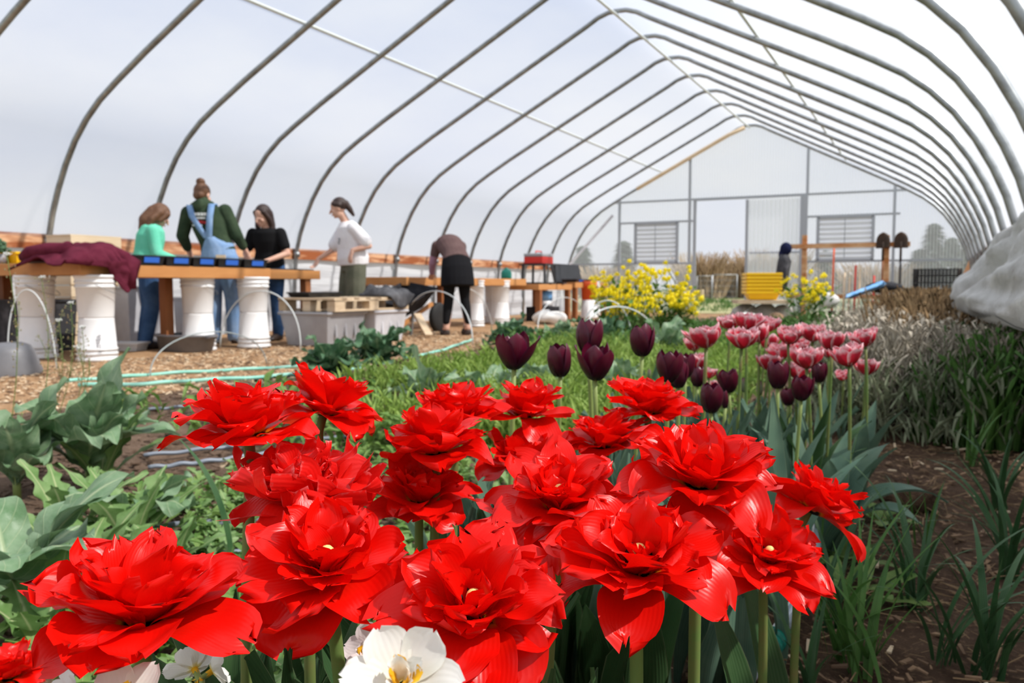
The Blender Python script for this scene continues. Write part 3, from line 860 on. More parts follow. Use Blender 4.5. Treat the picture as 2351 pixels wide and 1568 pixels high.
m = MB(); m.lathe([(0, .0), (.26, 0), (.28, .01), (.31, .14), (.335, .145), (.335, .165), (.305, .165), (.275, .02), (0, .02)], c, 40, 1.0, .72); bd = m.build('body', MT['grey'], t)
for s in (1, -1):
    m = MB(); m.tube([c + np.array([.32 * s, -.06, .13]), c + np.array([.38 * s, -.03, .15]), c + np.array([.38 * s, .03, .15]), c + np.array([.32 * s, .06, .13])], .011, 8); m.build('handle', MT['grey'], bd, pm=wmat(t))

# jacket over the bench corner
def jacket():
    t = thing('maroon_jacket', (-6.3, 4.5, .81), 'crumpled maroon jacket thrown over the front corner of the bench', 'jacket')
    nu, nv = 64, 64
    V = []
    for j in range(nv):
        b = j / (nv - 1)
        y = 4.16 + .66 * b
        flap = .03 + .05 * b + .20 * max(0, 1 - abs(b - .80) / .24) ** .8
        width = .66 - .28 * b + .05 * math.sin(b * 7)
        for i in range(nu):
            a = i / (nu - 1)
            s = -width + a * (width + flap)
            n1 = mnoise.noise(Vector((s * 5, y * 5.0 + s * 3, 1.0))); n2 = mnoise.noise(Vector((s * 13, y * 12, 3.0))); n3 = abs(mnoise.noise(Vector((s * 3.5 + y * 6, y * 3, 7.0))))
            bulk = math.sin(PI * min(1, max(0, b * .86 + .10))) ** .6 * math.sin(PI * min(1, max(0, (s + width) / (width + .10)))) ** .5 if s < .10 else 0
            if s <= 0:
                x = -6.06 + s; z = .825 + bulk * (.10 + .06 * n1 + .03 * n2 + .09 * n3)
                if y < 4.33: z -= .08 * (4.33 - y) / .17
            else:
                x = -6.04 + .05 * abs(n1) + .025 * n2 + .05 * bulk + .02 * (1 - s / max(flap, .01)); z = .83 - s
            V.append((x, y + .03 * n1, z))
    m = MB(); m.grid(V, nu, nv); o = m.build('cloth', MT['maroon'], t)
    s = o.modifiers.new('thick', 'SOLIDIFY'); s.thickness = .012; s.offset = 1
    m = MB()
    m.tube([(-6.32, 4.55, .93), (-6.14, 4.64, .915), (-6.03, 4.70, .86), (-6.015, 4.74, .74), (-6.03, 4.755, .60)], [.05, .058, .055, .048, .04], 12)
    m.build('sleeve', MT['maroon'], t)
    m = MB(); m.tube([(-6.72, 4.28, .86), (-6.55, 4.22, .89), (-6.35, 4.24, .91), (-6.2, 4.35, .92)], [.045, .055, .06, .05], 12); m.build('sleeve', MT['maroon'], t)


jacket()

# ------------------------------------------------------------------ pallet on two totes
def pallet(x0, x1, y0, y1, z, label):
    t = thing('wooden_pallet', ((x0 + x1) / 2, (y0 + y1) / 2, z), label, 'pallet')
    m = MB(); n = 7
    for i in range(n):
        y = y0 + .05 + (y1 - y0 - .1) * i / (n - 1)
        m.box(((x0 + x1) / 2, y, z + .128), (x1 - x0, .12, .02))
    m.build('deck_boards', MT['pallet'], t, smooth=False)
    for x in (x0 + .05, (x0 + x1) / 2, x1 - .05):
        for y in (y0 + .08, (y0 + y1) / 2, y1 - .08): m = MB(); m.box((x, y, z + .065), (.1, .16, .09)); m.build('block', MT['pallet'], t, smooth=False)
    m = MB()
    for x in (x0 + .05, (x0 + x1) / 2, x1 - .05): m.box((x, (y0 + y1) / 2, z + .01), (.1, y1 - y0, .02)); m.box((x, (y0 + y1) / 2, z + .11), (.1, y1 - y0, .012))
    m.build('runners', MT['pallet'], t, smooth=False)


pallet(-6.1, -5.36, 6.58, 7.88, .362, 'rough wooden pallet laid across the plastic totes as a table')


def tote(x, y, sx, sy, h, mat, label):
    t = thing('plastic_tote', (x, y, 0), label, 'tote')
    m = MB(); open_box(m, (x, y, .005), sx, sy, h, .84, .02); m.build('body', MT[mat], t, smooth=False, bevel=.02)
    m = MB()
    for k in range(3): m.box((x + sx * .47, y - sy * .25 + k * sy * .25, h * .55), (.012, .03, h * .5), Matrix.Rotation(-.05, 3, 'Y'))
    m.build('ribs', MT[mat], t, smooth=False)


tote(-5.72, 6.83, .62, .62, .352, 'clearbin', 'grey plastic tote under the left end of the pallet')
tote(-5.62, 7.56, .5, .60, .352, 'whitebin', 'cloudy white plastic tote under the right end of the pallet')
m = MB(); open_box(m, (-5.95, 6.98, .502), .28, .55, .055, .9, .01)
tag(m.build('seed_tray', MT['tray'], smooth=False, origin=(-5.95, 6.98, .5)), 'black tray lying on the wooden pallet', 'seed tray')
m = MB()
nu, nv = 40, 40; V = []
for j in range(nv):
    for i in range(nu):
        a, b = i / (nu - 1), j / (nv - 1)
        x = -5.75 + .45 * a; y = 7.48 + .48 * b
        n1 = mnoise.noise(Vector((a * 3, b * 4, 2))); n2 = mnoise.noise(Vector((a * 8, b * 8, 5)))
        z = .505 + math.sin(PI * b) ** .5 * (.08 + .08 * n1 + .03 * n2) * max(0, min(1, (1.05 - a) * 3))
        if x > -5.35: z = .52 - (x + 5.35) * 3.0 * math.sin(PI * b) + .02 * n1; x = -5.345 + .03 * abs(n1)
        V.append((x, y, z))
m.grid(V, nu, nv); o = m.build('dark_jacket', MT['greycloth'], origin=(-5.55, 7.7, .5)); s = o.modifiers.new('thick', 'SOLIDIFY'); s.thickness = .014; s.offset = 1
tag(o, 'dark grey jacket heaped on the right end of the pallet', 'jacket')

# wheelbarrow
t = thing('wheelbarrow', (-6.0, 8.95, 0), 'black wheelbarrow with wooden handles tipped beside the pallet', 'wheelbarrow')
c = np.array([-6.02, 8.75, .40]); Rm = Matrix.Rotation(R(16), 3, 'X') @ Matrix.Rotation(R(10), 3, 'Y')
m = MB(); open_box(m, (0, 0, -.1), .5, .8, .24, .55, .015); A = np.array(Rm); m.v = [v @ A.T + c for v in m.v]; m.build('tray', MT['blackcloth'], t, smooth=False, bevel=.02)
for s in (.22, -.22):
    m = MB(); m.beam(c + A @ np.array([s, -.7, -.14]), c + A @ np.array([s * .5, .5, -.14]), .04, .045); m.build('handle', MT['bench'], t, smooth=False)
m = MB(); m.lathe([(.05, -.04), (.17, -.045), (.2, -.02), (.2, .02), (.17, .045), (.05, .04)], (-5.98, 9.5, .2), 24, rot=Matrix.Rotation(PI / 2, 3, 'Y')); m.build('wheel', MT['rubber'], t)
for s in (.2, -.2):
    m = MB(); m.beam((-6.02 + s, 8.6, 0), (-6.02 + s, 8.66, .30), .03, .03); m.build('leg', MT['steel'], t, smooth=False)
a, b = ground(985, 777), ground(985, 777) + np.array([-.35, .28, .27])
m = MB(); m.beam(a + np.array([0, 0, .03]), b, .09, .035); tag(m.build('wooden_plank', MT['pallet'], smooth=False, origin=a), 'wooden plank leaning on the ground before the wheelbarrow', 'plank')

# on the far benches
t = thing('watering_jug', (-6.35, 12.2, .74), 'dark green plastic jug on the far bench', 'jug')
m = MB(); m.lathe([(.0, 0), (.085, 0), (.09, .02), (.09, .10), (.07, .14), (.03, .165), (.03, .185), (0, .185)], (-6.35, 12.2, .742), 20); bd = m.build('body', MT['green'], t)
m = MB(); m.tube([(-6.35, 12.25, .90), (-6.35, 12.32, .89), (-6.35, 12.34, .82), (-6.35, 12.28, .79)], .012, 8); m.build('handle', MT['green'], bd, pm=wmat(t))
t = thing('black_stool', (-6.3, 13.35, .655), 'black stand with thin legs on the low bench, holding the red toolbox', 'stand')
m = MB(); m.box((-6.3, 13.35, 1.0), (.5, .52, .03)); m.build('top', MT['black'], t, smooth=False)
for sx in (-.22, .22):
    for sy in (-.22, .22):
        m = MB(); m.beam((-6.3 + sx, 13.35 + sy, .655), (-6.3 + sx * .95, 13.35 + sy * .95, .99), .035, .035); m.build('leg', MT['black'], t, smooth=False)
t = thing('toolbox', (-6.3, 13.35, 1.016), 'red toolbox with a grey lid on the black stand', 'toolbox')
m = MB(); m.box((-6.3, 13.35, 1.075), (.36, .46, .12)); m.build('body', MT['red'], t, smooth=False, bevel=.01)
m = MB(); m.box((-6.3, 13.35, 1.165), (.37, .47, .06)); bd = m.build('lid', MT['greyplastic'], t, smooth=False, bevel=.015)
m = MB(); m.tube([(-6.3, 13.22, 1.19), (-6.3, 13.24, 1.235), (-6.3, 13.46, 1.235), (-6.3, 13.48, 1.19)], .012, 8); m.build('handle', MT['red'], bd, pm=wmat(t))
for i, y in enumerate((12.85, 13.2, 13.7)):
    m = MB(); m.box((-6.1, y, .672 + .0), (.3, .32, .03), Matrix.Rotation(.1 * i, 3, 'Z'))
    tag(m.build('flat_tray', MT['tray'], smooth=False, origin=(-6.1, y, .66)), ['flat black tray at the left end of the toolbox bench', 'flat black tray in front of the black stand legs', 'flat black tray at the right end of the toolbox bench'][i], 'tray')
m = MB(); m.box((-6.45, 14.95, .87), (.03, 1.35, .36), Matrix.Rotation(R(-14), 3, 'Y')); tag(m.build('propped_board', MT['black'], smooth=False, origin=(-6.45, 14.95, .69)), 'large dark board propped upright on the far low bench', 'board')
for i, y in enumerate((14.55, 15.2)):
    t = thing('seed_tray', (-6.12, y, .69), ['black seed tray with blue label, left on the far low bench', 'black seed tray with blue label, by the yellow flowers'][i], 'seed tray')
    m = MB(); open_box(m, (-6.12, y, .692), .3, .5, .06, .92, .008); m.build('tray', MT['tray'], t, smooth=False)
    m = MB(); m.box((-5.972, y, .725), (.004, .22, .03)); m.build('blue_label', MT['blue'], t, smooth=False)
# under the far low benches
t = thing('paint_can', (-6.15, 13.3, .33), 'blue and white can under the toolbox bench', 'can')
m = MB(); m.box2((-6.4, 13.05, 0), (-5.98, 13.55, .26)); o = m.build('carton', MT['blackcloth'], smooth=False, origin=(-6.2, 13.3, 0)); tag(o, 'dark carton under the toolbox bench', 'carton')
m = MB(); m.lathe([(.0, 0), (.13, 0), (.13, .10), (0.0, .10)], (-6.15, 13.3, .265), 22); m.build('white_band', MT['bucket'], t)
m = MB(); m.lathe([(.0, 0), (.132, 0), (.132, .17), (0.0, .17)], (-6.15, 13.3, .365), 22); m.build('blue_band', MT['tarp'], t)
m = MB(); V = []
c = ground(1262, 745)
m.ball(c + np.array([0, 0, .1]), (.3, .22, .13), 20, 12)
for v in m.v[0]:
    n = mnoise.noise(Vector(v) * 5) * .05; v += n
tag(m.build('white_sack', MT['whitebag'], origin=c), 'crumpled white sack on the ground under the toolbox bench', 'sack')
c = np.array([-5.9, 14.75, 0]); t = thing('orange_bucket', c, 'orange red bucket by the bench behind the yellow flowers', 'bucket')
m = MB(); m.lathe([(.0, .36), (.135, .36), (.15, .6), (.157, .6), (.157, .72), (.148, .72), (.13, .38), (0, .38)], c, 28); m.build('body', MT['orange'], t)
m = MB(); m.lathe([(.16, 0.005), (.16, .06), (.15, .07), (.135, .36), (0, .36)], c, 28)
tag(m.build('plastic_bucket', MT['bucket'], origin=c), 'white plastic bucket upside down under the orange red bucket', 'bucket')

# ------------------------------------------------------------------ the right half: yellow tubs, tool rack, tools
P = at(1748, 690, 12.0); bx, by = P[0], P[1]
stl = ['lowest', 'second from the bottom', 'third from the bottom', 'fourth from the bottom', 'fifth from the bottom', 'topmost']
for i in range(6):
    z = .425 + i * .052
    m = MB(); open_box(m, (bx, by, z), .44, .40, .125, .82, .028, rz=.35)
    tag(m.build('yellow_tub', MT['yellow'], smooth=False, origin=(bx, by, z), bevel=.006), 'yellow plastic tub, %s of the nested stack' % stl[i], 'tub', 'nested yellow tubs')
m = MB(); m.box((bx, by, .395), (.75, .62, .05), Matrix.Rotation(.35, 3, 'Z')); tag(m.build('wooden_board', MT['pallet'], smooth=False, origin=(bx, by, .37)), 'wooden board on the stones under the yellow tubs', 'board')
rg = random.Random(4)
sl = ['large grey stone under the left end of the board', 'grey stone under the middle of the board', 'grey stone under the right end of the board', 'low grey stone left of the white sack', 'brown stone right of the white sack', 'brown stone at the foot of the heap']
for i, (dx, dy, dz, s) in enumerate([(-.22, .0, .18, .19), (.05, .05, .18, .19), (.28, .1, .17, .19), (-.42, -.3, .1, .17), (.25, -.35, .12, .16), (.45, -.2, .1, .15)]):
    m = MB(); c = np.array([bx + dx, by + dy, dz]); m.ball(c, (s, s * .8, dz), 14, 9)
    for v in m.v[0]:
        v += (v - c) * mnoise.noise(Vector(v) * 6) * .35
    tag(m.build('field_stone', MT['stone' if i < 4 else 'bark'], origin=c), sl[i], 'stone')
c = np.array([bx - .12, by - .55, .15]); m = MB(); m.ball(c, (.27, .16, .09), 20, 12)
for v in m.v[0]: v += mnoise.noise(Vector(v) * 5) * .04
tag(m.build('white_sack', MT['whitebag'], origin=c), 'white sack lying before the stones under the yellow tubs', 'sack')
m = MB(); m.box((bx - .12, by - .6, .03), (.8, .5, .06)); tag(m.build('grey_slab', MT['stone'], smooth=False, origin=(bx, by - .6, 0)), 'flat grey slab under the white sack near the pink tulips', 'slab')

YR = 17.3
t = thing('tool_rail', onY(1945, 640, YR) * np.array([1, 1, 0]), 'orange brown wooden rail on two posts for hanging tools', 'rail')
for px, top in ((1848, 540), (2037, 540)):
    a = onY(px, top, YR); m = MB(); m.box2((a[0] - .045, YR - .045, 0), (a[0] + .045, YR + .045, a[2])); m.build('post', MT['cedar'], t, smooth=False)
a, b = onY(1815, 573, YR), onY(2090, 573, YR)
m = MB(); m.box2((a[0], YR - .09, 1.36), (b[0], YR - .045, 1.45)); m.build('rail', MT['cedar'], t, smooth=False)
m = MB(); m.box2((a[0], YR - .09, .38), (b[0], YR - .045, .46)); m.build('rail', MT['cedar'], t, smooth=False)


def shovel(px, label, long):
    a = onY(px, 580, YR - .16); x = a[0]
    t = thing('shovel', (x, YR - .16, 0.3), label, 'shovel', 'shovels hanging blade up')
    nu, nv = 9, 12; V = []
    for j in range(nv):
        s = j / (nv - 1); w = .125 * (1 - .06 * s) * math.sqrt(max(.02, 1 - max(0, (s - .45) / .55) ** 2.0))
        for i in range(nu):
            u = -1 + 2 * i / (nu - 1); V.append((x + u * w, YR - .16 - .03 * (1 - u * u), 1.33 + .30 * s))
    m = MB(); m.grid(V, nu, nv); o = m.build('blade', MT['iron'], t); sm = o.modifiers.new('thick', 'SOLIDIFY'); sm.thickness = .006
    m = MB(); m.tube([(x, YR - .185, 1.45), (x, YR - .17, 1.28), (x, YR - .16, 1.1)], [.016, .022, .022], 8); m.build('socket', MT['iron'], t)
    m = MB(); m.tube([(x, YR - .16, 1.12), (x, YR - .16, .32)], .018, 8); m.build('handle', MT['benchdark' if not long else 'blackcloth'], t)


shovel(2027, 'shovel hanging blade up left of the right post of the rail', 0)
shovel(2068, 'shovel hanging blade up right of the right post of the rail', 1)
for px, c1, z0, z1, lab in ((1912, 'orange', .25, 1.35, 'thin orange handled tool hanging from the middle of the rail'), (1963, 'red', .35, 1.02, 'pink red handled tool leaning on the lower rail'), (1973, 'pine', .30, .95, 'pale wooden handle leaning right of the red handled tool'), (1938, 'pine', .1, .88, 'pale wooden handle leaning left of the red handled tool'), (1950, 'pine', .05, .78, 'short pale wooden handle leaning beside the red handled tool'), (2006, 'red', .4, .82, 'short red handled tool above the blue plastic')):
    a = onY(px, 640, YR - .2); x = a[0]; z0 = .02
    t = thing('long_tool', (x, YR - .2, z0), lab, 'tool', 'long handled tools at the rail')
    m = MB(); m.tube([(x, YR - .22, z0 + .12), (x, YR - .10, z1)], .018, 8); m.build('handle', MT[c1], t)
    m = MB(); m.box((x, YR - .23, z0 + .06), (.14, .03, .13)); m.build('head', MT['iron'], t, smooth=False)
# coat on the rail end
a = onY(1803, 640, YR); x = a[0]
t = thing('hanging_coat', (x, YR - .1, .45), 'dark coat with a navy cap hanging from the left end of the tool rail', 'coat')
m = MB(); m.tube([(x - .01, YR - .14, 1.26), (x + .0, YR - .15, 1.1), (x - .03, YR - .15, .85), (x - .05, YR - .15, .62), (x - .09, YR - .15, .5)], [.08, .125, .135, .12, .06], 14)
for v in m.v[0]: v += mnoise.noise(Vector(v) * 6) * .05
m.build('coat', MT['greycloth'], t)
MT['navy'] = M('navy_cloth', (.012, .016, .05), .9, .1)
m = MB(); m.ball((x + .02, YR - .14, 1.36), (.115, .1, .13), 16, 10); m.ball((x - .05, YR - .14, 1.24), (.07, .07, .13), 12, 8); m.build('cap', MT['navy'], t)
# blue sheet and crates
a, b = at(1945, 684, 13), at(2030, 652, 13.5)
m = MB(); V = []
for j in range(14):
    c = a + (b - a) * j / 13
    for i in range(9):
        u = -1 + i / 4; V.append(c + np.array([.03 * u, .16 * u, .05 * (1 - u * u) - .02 + .02 * mnoise.noise(Vector((j * .5, u * 2, 1)))]))
m.grid(V, 9, 14); o = m.build('blue_sled', MT['tarp'], origin=a); s = o.modifiers.new('thick', 'SOLIDIFY'); s.thickness = .03
tag(o, 'long light blue plastic sled tilted over the dry plants', 'sled')
c = at(2030, 660, 13.9); m = MB(); m.ball(c, (.3, .2, .1), 12, 8); tag(m.build('black_bag', MT['blackcloth'], origin=c), 'black bag behind the upper end of the blue sled', 'bag')
c = at(1902, 690, 12.5); m = MB(); m.ball((c[0], c[1], c[2]), (.15, .12, .13), 12, 8)
for v in m.v[0]: v += mnoise.noise(Vector(v) * 6) * .04
tag(m.build('white_bag', MT['whitebag'], origin=c), 'small white bag between the second mustard and the blue sled', 'bag')
P = at(2152, 640, 15.8); cx, cy = P[0], P[1]
for i in range(5):
    z = .28 + i * .135
    t = thing('black_crate', (cx, cy, z), 'black mesh crate, %s of the stack in the far right corner' % ['lowest', 'second from the bottom', 'middle', 'second from the top', 'topmost'][i], 'crate', 'black mesh crates in the corner')
    m = MB(); Rm = Matrix.Rotation(-.15, 3, 'Z')
    open_box(m, (cx, cy, z), .78 - .02 * (i % 2), .5, .02, 1, .01, rz=-.15)
    for q in range(13):
        for sg in (-1, 1): m.box(np.array([cx, cy, z + .065]) + np.array(Rm @ Vector((-.37 + q * .0617, .245 * sg, 0))), (.018, .012, .12), Rm)
    for q in range(8):
        for sg in (-1, 1): m.box(np.array([cx, cy, z + .065]) + np.array(Rm @ Vector((.38 * sg, -.23 + q * .066, 0))), (.012, .018, .12), Rm)
    for zz in (.05, .09, .125):
        for sg in (-1, 1): m.box(np.array([cx, cy, z + zz]) + np.array(Rm @ Vector((0, .245 * sg, 0))), (.78, .014, .014), Rm); m.box(np.array([cx, cy, z + zz]) + np.array(Rm @ Vector((.38 * sg, 0, 0))), (.014, .5, .014), Rm)
    m.build('basket', MT['black'], t, smooth=False)
m = MB(); m.box((cx, cy, .14), (.7, .45, .27)); tag(m.build('wooden_box', MT['bark'], smooth=False, origin=(cx, cy, 0)), 'wooden box under the black crates in the far right corner', 'box')
a, b = at(2195, 680, 14.5), at(2236, 592, 16.5)
m = MB(); m.beam(a, b, .1, .06); tag(m.build('slanted_board', MT['bench'], smooth=False, origin=a), 'rusty brown board slanting beside the white curtain', 'board')
c = onY(1561, 682, 17.8)
t = thing('white_basin', c, 'white basin on a post behind the yellow flowers by the doorway', 'basin')
m = MB(); m.lathe([(0, 0), (.13, 0), (.2, .1), (.21, .1), (.2, .11), (.12, .02), (0, .02)], c, 20); m.build('bowl', MT['bucket'], t)
m = MB(); m.box2((c[0] - .05, c[1] - .05, 0), (c[0] + .05, c[1] + .05, c[2])); m.build('post', MT['greyplastic'], t, smooth=False)

# ------------------------------------------------------------------ hoses, drip lines, hoops over the beds
def poly_ground(pix, z, r, name, mat, label, cat, n=40):
    z += .008; P = np.array([ground(*p, z=z) for p in pix])
    t = np.linspace(0, len(P) - 1, n)
    Q = np.stack([np.interp(t, range(len(P)), P[:, k]) for k in range(3)], 1)
    for _ in range(3): Q[1:-1] = (Q[:-2] + 2 * Q[1:-1] + Q[2:]) / 4
    Q[:, 2] = z + np.array([.003 * math.sin(i * .7) for i in range(n)])
    m = MB(); m.tube(Q, r, 8)
    return tag(m.build(name, MT[mat], origin=Q[n // 2]), label, cat)


poly_ground([(140, 876), (260, 866), (400, 856), (560, 848), (700, 840)], .012, .0125, 'garden_hose', 'hose', 'mint green garden hose on the wood chips, the line nearer the benches', 'hose')
poly_ground([(180, 884), (330, 882), (430, 874), (560, 868), (700, 858), (830, 846)], .018, .0125, 'garden_hose', 'hose', 'mint green garden hose on the wood chips, the line nearer the red tulips', 'hose')
poly_ground([(930, 822), (1010, 806), (1060, 788), (1085, 780)], .02, .013, 'garden_hose', 'hose', 'mint green hose end lying near the shoes of the bending person', 'hose')
DL = [([(340, 940), (420, 934), (560, 922), (760, 910)], 'grey drip line behind the large kale leaf'), ([(330, 1046), (480, 1030), (640, 1012), (820, 1000)], 'grey drip line through the small weeds behind the red tulips'), ([(340, 1074), (470, 1060), (620, 1040)], 'grey drip line just before the dry leaf in the weeds'),
      ([(300, 1215), (420, 1205), (520, 1198), (700, 1190)], 'grey drip line across the bare soil left of the red tulips'), ([(380, 1330), (460, 1288), (560, 1262), (700, 1240)], 'grey drip line curving behind the front left red tulip')]
for p, l in DL: poly_ground(p, .02, .0075, 'drip_line', 'drip', l, 'drip line')
# clear tube with white stripe along the bed edge
MT['vinyl'] = M('clear_vinyl_tube', (.42, .47, .55), .12, .6, n=(3, (.55, .60, .68), .4, .7), coat=.6)
pix = [(1640, 1640), (1722, 1545), (1782, 1462), (1828, 1390), (1872, 1270), (1876, 1180), (1884, 1090), (1892, 1010), (1897, 960)]
P = np.array([ground(*p, z=.05) for p in pix]); tt = np.linspace(0, len(P) - 1, 60)
Q = np.stack([np.interp(tt, range(len(P)), P[:, k]) for k in range(3)], 1)
for _ in range(4): Q[1:-1] = (Q[:-2] + 2 * Q[1:-1] + Q[2:]) / 4
t = thing('vinyl_tube', (Q[20][0], Q[20][1], 0), 'clear vinyl water tube with pale stripes along the right edge of the tulip bed', 'tube')
m = MB(); m.tube(Q, .0135, 14); m.build('tube', MT['vinyl'], t)
for k in (-1, 1):
    m = MB(); m.tube(Q + np.array([0.004 * k - .003, 0, .0112]), .0022, 6); m.build('stripe', MT['bucket'], t)
g = ground(1772, 1476, z=.05)
m = MB(); d = Vector(Q[14] - Q[10]).normalized(); q = d.to_track_quat('Z', 'Y').to_matrix()
m.lathe([(.014, -.02), (.02, -.02), (.02, -.004), (.015, -.003), (.015, .004), (.02, .005), (.02, .02), (.014, .02)], g, 18, rot=q); m.build('coupling', MT['green'], t)

HA = [((345, 868), (482, 762), (612, 836), 'thin grey hoop over the bed in front of the oval tub'), ((505, 800), (600, 668), (690, 805), 'thin pale hoop arching beside the right bucket stack'), ((925, 770), (1000, 668), (1085, 790), 'thin pale hoop before the wheelbarrow'),
      ((1030, 760), (1068, 662), (1130, 752), 'thin white hoop arching across the dark leggings'), ((1235, 760), (1292, 683), (1340, 730), 'thin pale hoop before the toolbox bench'), ((1330, 800), (1395, 690), (1450, 800), 'thin white hoop before the yellow mustard, left of a pair'),
      ((1330, 830), (1415, 704), (1525, 815), 'thin white hoop before the yellow mustard, right of a pair'), ((1690, 760), (1770, 690), (1822, 740), 'thin white hoop over the bed by the yellow tubs'), ((20, 850), (62, 665), (130, 850), 'thin pale hoop in front of the left bucket stack')]
for a, b, c, lab in HA:
    A, C = ground(*a), ground(*c)
    dm = (np.dot(A - CO, CD) + np.dot(C - CO, CD)) / 2
    B = at(b[0], b[1], dm)
    Mid = (A + C) / 2
    pts = []
    for k in range(25):
        s = k / 24; th = PI * (1 - s)
        pts.append(Mid + (C - A) / 2 * math.cos(th) + (B - Mid) * math.sin(th) ** .9)
    m = MB(); m.tube(pts, .0048 if dm < 7 else .0068, 8); tag(m.build('bed_hoop', MT['wire_grey' if 'grey' in lab else 'wire'], origin=Mid), lab, 'hoop', 'thin hoops over the beds')

# ------------------------------------------------------------------ people
MT['skin'] = M('skin', (0.66, 0.40, 0.30), 0.5, 0.3, n=(9, (0.60, 0.34, 0.25), 0.4, 0.7))
MT['hairbrown'] = M('brown_hair', (0.105, 0.045, 0.02), 0.5, 0.4, n=(30, (0.19, 0.09, 0.045), 0.4, 0.65), stretch=(4, 4, 0.6), bump=0.4, bscale=60)
MT['hairdark'] = M('dark_hair', (0.024, 0.012, 0.010), 0.45, 0.4, n=(30, (0.05, 0.026, 0.02), 0.4, 0.65), stretch=(4, 4, 0.6), bump=0.4, bscale=60)
MT['mint'] = M('mint_knit', (0.13, 0.56, 0.38), 0.85, 0.15, n=(8, (0.18, 0.64, 0.45), 0.4, 0.65), bump=0.3, bscale=50)
MT['jeans'] = M('blue_jeans', (0.035, 0.085, 0.20), 0.85, 0.15, n=(5, (0.075, 0.15, 0.30), 0.42, 0.68), bump=0.2, bscale=60)
MT['denim'] = M('light_denim', (0.17, 0.29, 0.50), 0.85, 0.15, n=(5, (0.30, 0.42, 0.62), 0.42, 0.7), bump=0.2, bscale=60)
MT['hoodie'] = M('dark_green_hoodie', (0.032, 0.052, 0.030), 0.92, 0.1, n=(8, (0.055, 0.08, 0.045), 0.4, 0.7), bump=0.3, bscale=40)
MT['blacktee'] = M('black_tshirt', (0.010, 0.010, 0.011), 0.9, 0.12)
MT['whitetee'] = M('white_tshirt', (0.80, 0.78, 0.80), 0.85, 0.15, n=(4, (0.72, 0.70, 0.74), 0.42, 0.7), bump=0.3, bscale=14, bdist=.02)
MT['olive'] = M('olive_trousers', (0.10, 0.105, 0.075), 0.85, 0.15, n=(5, (0.15, 0.15, 0.11), 0.4, 0.7), bump=0.2, bscale=30)
MT['brownshirt'] = M('brown_top', (0.105, 0.062, 0.060), 0.85, 0.15, n=(6, (0.14, 0.088, 0.082), 0.4, 0.7))
MT['mauve'] = M('mauve_sleeve', (0.36, 0.20, 0.27), 0.85, 0.15)
MT['blackskirt'] = M('black_skirt', (0.010, 0.010, 0.012), 0.9, 0.12)
MT['shoe'] = M('dark_shoe', (0.035, 0.022, 0.018), 0.6, 0.3)
MT['shoewhite'] = M('white_shoe', (0.75, 0.75, 0.74), 0.6, 0.3)
MT['eye'] = M('dark_eye', (0.015, 0.01, 0.01), 0.3, 0.5)
MT['lip'] = M('lips', (0.5, 0.2, 0.17), 0.5, 0.3)
MT['redprint'] = M('red_print', (0.35, 0.03, 0.03), 0.8, 0.1)
MT['whiteprint'] = M('white_print', (0.72, 0.72, 0.70), 0.8, 0.1)


def cap(m, a, b, ra, rb):
    """A tapered limb with round ends."""
    a, b = np.asarray(a, float), np.asarray(b, float)
    m.ball(a, ra, 12, 8); m.ball(b, rb, 12, 8)
    if np.linalg.norm(b - a) > 1e-4: m.tube([a, b], [ra, rb], 12)


def chain(m, pts, rs):
    for i in range(len(pts) - 1): cap(m, pts[i], pts[i + 1], rs[i], rs[i + 1])


def rings(m, R_):
    """A lofted trunk: each ring is (centre, right half-width, front half-depth, forward tilt axis)."""
    n = 20; V = []
    a = np.linspace(0, 2 * PI, n, endpoint=False)
    C = np.array([r[0] for r in R_], float); T = np.gradient(C, axis=0)
    for i, (c, rx, ry) in enumerate(R_):
        t = T[i] / (np.linalg.norm(T[i]) + 1e-9)
        right = np.array([1.0, 0, 0]); right = right - t * (right @ t); right /= np.linalg.norm(right)
        fw = np.cross(t, right)
        for k in a: V.append(np.asarray(c, float) + right * rx * math.cos(k) + fw * ry * math.sin(k))
    k = len(R_)
    F = [(i * n + j, i * n + (j + 1) % n, (i + 1) * n + (j + 1) % n, (i + 1) * n + j) for i in range(k - 1) for j in range(n)]
    F += [tuple(range(n - 1, -1, -1)), tuple((k - 1) * n + j for j in range(n))]
    m.add(V, F)


def fuse(mb, name, mat, parent, pm, voxel=0.008, smooth=6):
    """Overlapping closed shapes become one continuous skin."""
    tmp = mb.build(name + '_raw', mat)
    r = tmp.modifiers.new('r', 'REMESH'); r.mode = 'VOXEL'; r.voxel_size = voxel; r.use_smooth_shade = True
    s = tmp.modifiers.new('s', 'SMOOTH'); s.factor = 0.5; s.iterations = smooth
    dg = bpy.context.evaluated_depsgraph_get()
    me = bpy.data.meshes.new_from_object(tmp.evaluated_get(dg))
    me.name = name
    me.materials.clear(); me.materials.append(mat)
    me.polygons.foreach_set('use_smooth', np.full(len(me.polygons), True))
    raw = tmp.data
    bpy.data.objects.remove(tmp); bpy.data.meshes.remove(raw)
    o = bpy.data.objects.new(name, me); COL.objects.link(o); o.parent = parent
    return o


